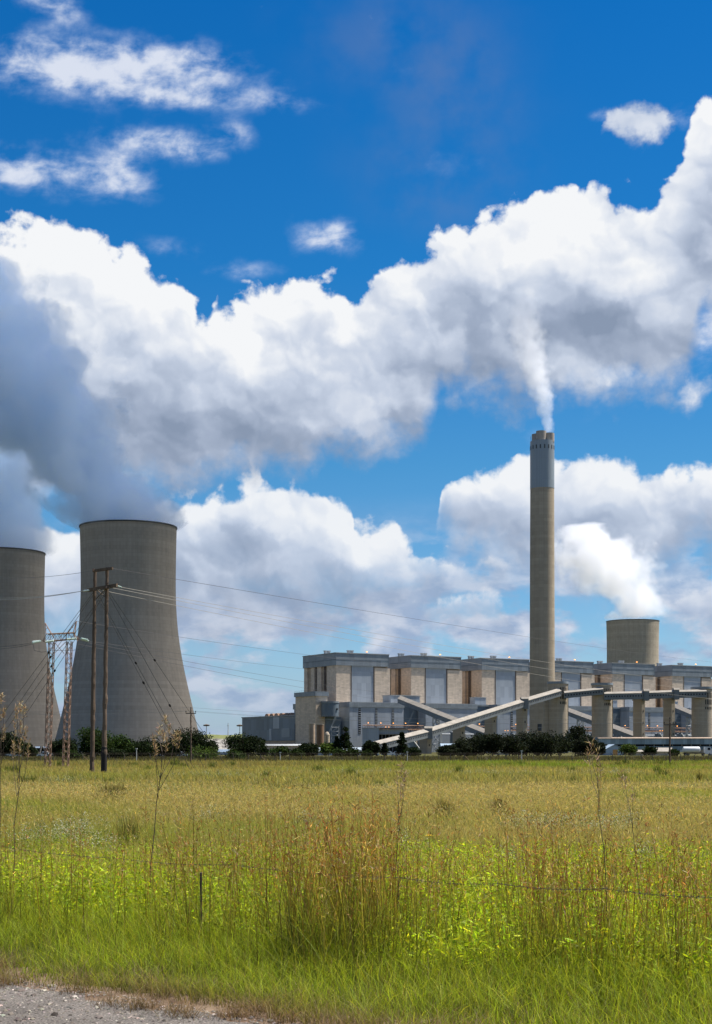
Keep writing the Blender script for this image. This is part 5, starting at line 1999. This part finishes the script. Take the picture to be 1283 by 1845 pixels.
# ------------------------------------------------------------------ dry weeds that stand above the grass
def dry_weed(pxb, Y, tip, label, heads, seed, rad=.014, full=60):
    """stem from the ground to the tip pixel, with forked branches that end in tufted seed heads"""
    B = Vector((gx(pxb, Y), Y, 0))
    r = thing('dry_weed', B, label, 'dry weed', 'dry weeds standing above the grass')
    rnd = random.Random(seed)
    T = at(*tip, Y) - B
    q = MB()
    mid = [T * f + Vector((rnd.uniform(-.03, .03), rnd.uniform(-.03, .03), 0)) for f in (0, .15, .3, .45, .6, .75, .9)]
    q.tube(mid, [rad * (1 - .09 * i) for i in range(7)], 6)
    tips = []
    for (px, py, f) in heads:
        a = T * f
        b = at(px, py, Y + rnd.uniform(-.25, .25)) - B
        m1 = a.lerp(b, .5) + Vector(((b.x - a.x) * .18, 0, -.05))
        q.tube([a, m1, b], [rad * .5, rad * .4, rad * .25], 5)
        tips.append((m1.lerp(b, .45), b))
    q.obj('stem', plain('dead_stem_%d' % seed, (.10, .072, .05), .3, 3), r)
    global rng
    keep, rng = rng, np.random.default_rng(seed)
    for a, b in tips:
        n = full
        t_ = rng.random(n)
        P3 = np.array(a)[None] * (1 - t_[:, None]) + np.array(b)[None] * t_[:, None] + rng.normal(0, .011, (n, 3))
        quad_mesh('seed_head', [leaves(P3, rng.uniform(.03, .085, n), .0045, tone(n, (.36, .26, .15), .3), 1.3)], M['dry'], r)
    rng = keep


dry_weed(266, 20.5, (297, 1300), 'tall dry weed with tan forked seed heads before the cooling tower', [(298, 1292, .93), (288, 1310, .85), (306, 1308, .85), (276, 1326, .72), (318, 1318, .72), (300, 1330, .7), (281, 1345, .62), (325, 1318, .66), (294, 1318, .8)], 31, .009)
dry_weed(22, 21.5, (36, 1290), 'pale dry weed with a bushy top near the left edge', [(37, 1266, .9), (30, 1275, .85), (44, 1272, .85), (26, 1300, .7), (47, 1310, .68), (38, 1300, .75), (24, 1336, .6), (52, 1336, .6), (36, 1330, .64)], 32, .008)
dry_weed(-6, 21, (3, 1270), 'dry weed half cut by the left frame edge', [(3, 1250, .9), (8, 1275, .82), (-4, 1280, .8), (8, 1310, .7)], 33, .008)
dry_weed(708, 16.0, (722, 1410), 'thin dark dry weed right of the tall red grass clump', [(723, 1378, .9), (716, 1395, .82), (730, 1392, .8), (726, 1410, .72)], 34, .006, 26)
dry_weed(1108, 15.0, (1072, 1362), 'pale dry weed bending left before the dark thicket', [(1064, 1336, .9), (1076, 1350, .86), (1060, 1360, .82), (1082, 1376, .75)], 35, .006, 24)
dry_weed(1180, 15.2, (1130, 1420), 'thin bent dry weed leaning left at the right of the meadow', [(1118, 1394, .93), (1126, 1404, .88), (1140, 1426, .8)], 36, .005, 24)

# ------------------------------------------------------------------ steam and smoke: real volumes
def plume(name, px0, py0, Y, pts, label, cat, dens, colr, base_drop, feat, aniso=.25, edge=.55, amp=1.1, emit=None, fade=None, depth=1.0, step=None, grow=1.18):
    """pts: (py, centre px, half width px) from the mouth upwards; the density thins to ragged edges inside a lofted hull"""
    k = Y / F
    o_ = Vector((gx(px0, Y), Y, gz(py0, Y)))
    prof = [((py0 - py) * k, (cx - px0) * k, r_ * k) for py, cx, r_ in pts]
    prof.sort()
    m_ = bpy.data.materials.new(name)
    m_.use_nodes = True
    t = NT(m_.node_tree)
    m_.node_tree.nodes.clear()
    x, y, z = t.sep(ocoord(t))
    z0, z1 = prof[0][0], prof[-1][0]
    lo = min(p[1] for p in prof); hi = max(p[1] for p in prof)
    rm = max(p[2] for p in prof)
    wv = t.noise(ocoord(t), 1 / (feat * 2.2), 3, .5, color=True)
    wx, wy, wz = t.sep(wv)
    x = t.mad(t.sub(wx, .5), feat * 1.6, x)
    zz = t.mad(t.sub(wz, .5), feat * 1.0, z)
    cx = t.curve(zz, [(p[0], p[1]) for p in prof], z0, z1, lo - .01, hi + .01)
    rr = t.curve(zz, [(p[0], p[2]) for p in prof], z0, z1, 0, rm)
    ddx, ddy = t.sub(x, cx), t.div(y, depth)
    d = t.div(t.m('SQRT', t.add(t.mul(ddx, ddx), t.mul(ddy, ddy))), t.m('MAXIMUM', rr, .1))
    n = t.noise(ocoord(t), 1 / feat, 5, .58)
    bl = t.sub(.62, t.voro(vmul(t, ocoord(t), (1, 1, 1)), 1 / feat, 1.5, .5))
    f = t.sub(grow, d)
    f = t.add(f, t.mul(t.sub(n, .5), amp))
    f = t.add(f, t.mul(bl, amp * .35))
    a = t.mul(t.sstep(f, .08, edge), dens)
    a = t.mul(a, t.sstep(z, z0, z0 + feat * .25))
    if fade:
        a = t.mul(a, t.sstep(z, fade[0] * (z1 - z0), fade[1] * (z1 - z0), 1, 0))
    pv = t.node('ShaderNodeVolumePrincipled')
    pv.inputs['Color'].default_value = (*colr, 1)
    pv.inputs['Anisotropy'].default_value = aniso
    t.put(pv.inputs['Density'], a)
    out = t.node('ShaderNodeOutputMaterial')
    t.nt.links.new(pv.outputs[0], out.inputs['Volume'])
    # hull
    n_ = 28
    q = MB()
    v, fc = [], []
    L_ = 26
    for i in range(L_ + 1):
        z_ = z0 + (z1 - z0) * i / L_
        c_ = float(np.interp(z_, [p[0] for p in prof], [p[1] for p in prof]))
        r_ = float(np.interp(z_, [p[0] for p in prof], [p[2] for p in prof]))
        w_ = 1.0 if i == 0 else (1.12 + min(1, i / 4) * (grow - .75))
        for j in range(n_):
            a_ = 2 * math.pi * j / n_
            b_ = 1 + .05 * math.sin(3 * a_ + i * .9) * min(1, i / 3)
            v.append((c_ + r_ * w_ * b_ * math.cos(a_), r_ * w_ * b_ * depth * math.sin(a_), z_))
    fc = [(i * n_ + j, i * n_ + (j + 1) % n_, (i + 1) * n_ + (j + 1) % n_, (i + 1) * n_ + j) for i in range(L_) for j in range(n_)]
    fc += [tuple(range(n_))[::-1], tuple(range(L_ * n_, (L_ + 1) * n_))]
    o = q.add(v, fc).obj(name, m_, loc=o_)
    if step:
        m_.cycles.volume_step_rate = step
    tag(o, label, cat, 'steam and smoke plumes')
    return o


plume('steam_plume', 233, 940, 800, [(960, 231, 83), (950, 230, 88), (932, 217, 92), (895, 186, 88), (865, 158, 88), (820, 118, 98), (780, 82, 112), (730, 52, 124), (680, 26, 126), (630, -6, 130), (580, -40, 132), (530, -80, 130), (480, -124, 126), (440, -170, 100)],
      'big blue grey steam plume drifting left from the tall dark cooling tower', 'steam',   .07, (.81, .90, .99), 4, 20, .1, .32, 2.1, grow=1.36)  # blue grey of shaded steam is tinted into the scatter colour
plume('steam_plume', 3.5, 986, 905, [(1004, 3, 75), (994, 2, 79), (975, 2, 81), (940, -2, 82), (900, -6, 84), (860, -20, 90), (820, -45, 100), (780, -80, 110), (730, -125, 115), (690, -170, 90)],
      'blue grey steam plume rising from the cooling tower at the left edge', 'steam',  .06, (.81, .90, .99), 4, 20, .1, .36, 1.6, grow=1.34)  # same shade tint in the steam colour as its neighbour
plume('steam_plume', 1140, 1115.5, 1640, [(1119, 1140, 44), (1110, 1143, 46), (1092, 1145, 50), (1070, 1130, 68), (1045, 1108, 82), (1018, 1086, 86), (993, 1070, 80), (970, 1060, 66), (945, 1050, 40)],
      'bright white steam plume leaning left over the far cooling tower', 'steam', .05, (.985, .99, 1), 4, 26, .35, .7, 2.6, grow=1.3)
plume('smoke_plume', 984, 781, 1000, [(783, 986, 11), (770, 985, 12), (745, 983, 15), (720, 978, 19), (690, 970, 24), (660, 962, 29), (630, 956, 32), (600, 950, 34), (560, 944, 34), (520, 938, 30)],
      'thin pale smoke wisp leaving the top of the tall chimney', 'smoke', .085, (.97, .98, 1.0), 2, 7.5, .3, .8, 1.6, fade=(.25, 1.05), step=.5, grow=1.3)


# ------------------------------------------------------------------ the cumulus overhead whose shadow lies on the two left towers
def overhead_cloud():
    m_ = bpy.data.materials.new('cloud')
    m_.use_nodes = True
    t = NT(m_.node_tree)
    m_.node_tree.nodes.clear()
    pv = t.node('ShaderNodeVolumePrincipled')
    pv.inputs['Color'].default_value = (.99, .99, .99, 1)
    pv.inputs['Density'].default_value = .010
    pv.inputs['Anisotropy'].default_value = .4
    out = t.node('ShaderNodeOutputMaterial')
    t.nt.links.new(pv.outputs[0], out.inputs['Volume'])
    zc = 1300
    base = Vector((-150, 800, 60)) + Vector(sun_dir) * ((zc - 60) / sun_dir.z)
    rnd = random.Random(3)
    n, L_ = 40, 16
    v = []
    for i in range(L_ + 1):
        ph = math.pi * i / L_
        for j in range(n):
            th = 2 * math.pi * j / n
            b = 1 + .10 * math.sin(3 * th + 2 * ph) + .07 * math.sin(5 * th - 3 * ph + 1) + .05 * math.sin(9 * th + 5 * ph)
            v.append((150 * b * math.sin(ph) * math.cos(th), 260 * b * math.sin(ph) * math.sin(th), (150 if ph < math.pi / 2 else 25) * b * math.cos(ph)))
    f = [(i * n + j, (i + 1) * n + j, (i + 1) * n + (j + 1) % n, i * n + (j + 1) % n) for i in range(L_) for j in range(n)]
    tag(MB().add(v, f).obj('cloud', m_, loc=base), 'cumulus cloud high over the left cooling towers', 'cloud', kind='structure')


overhead_cloud()
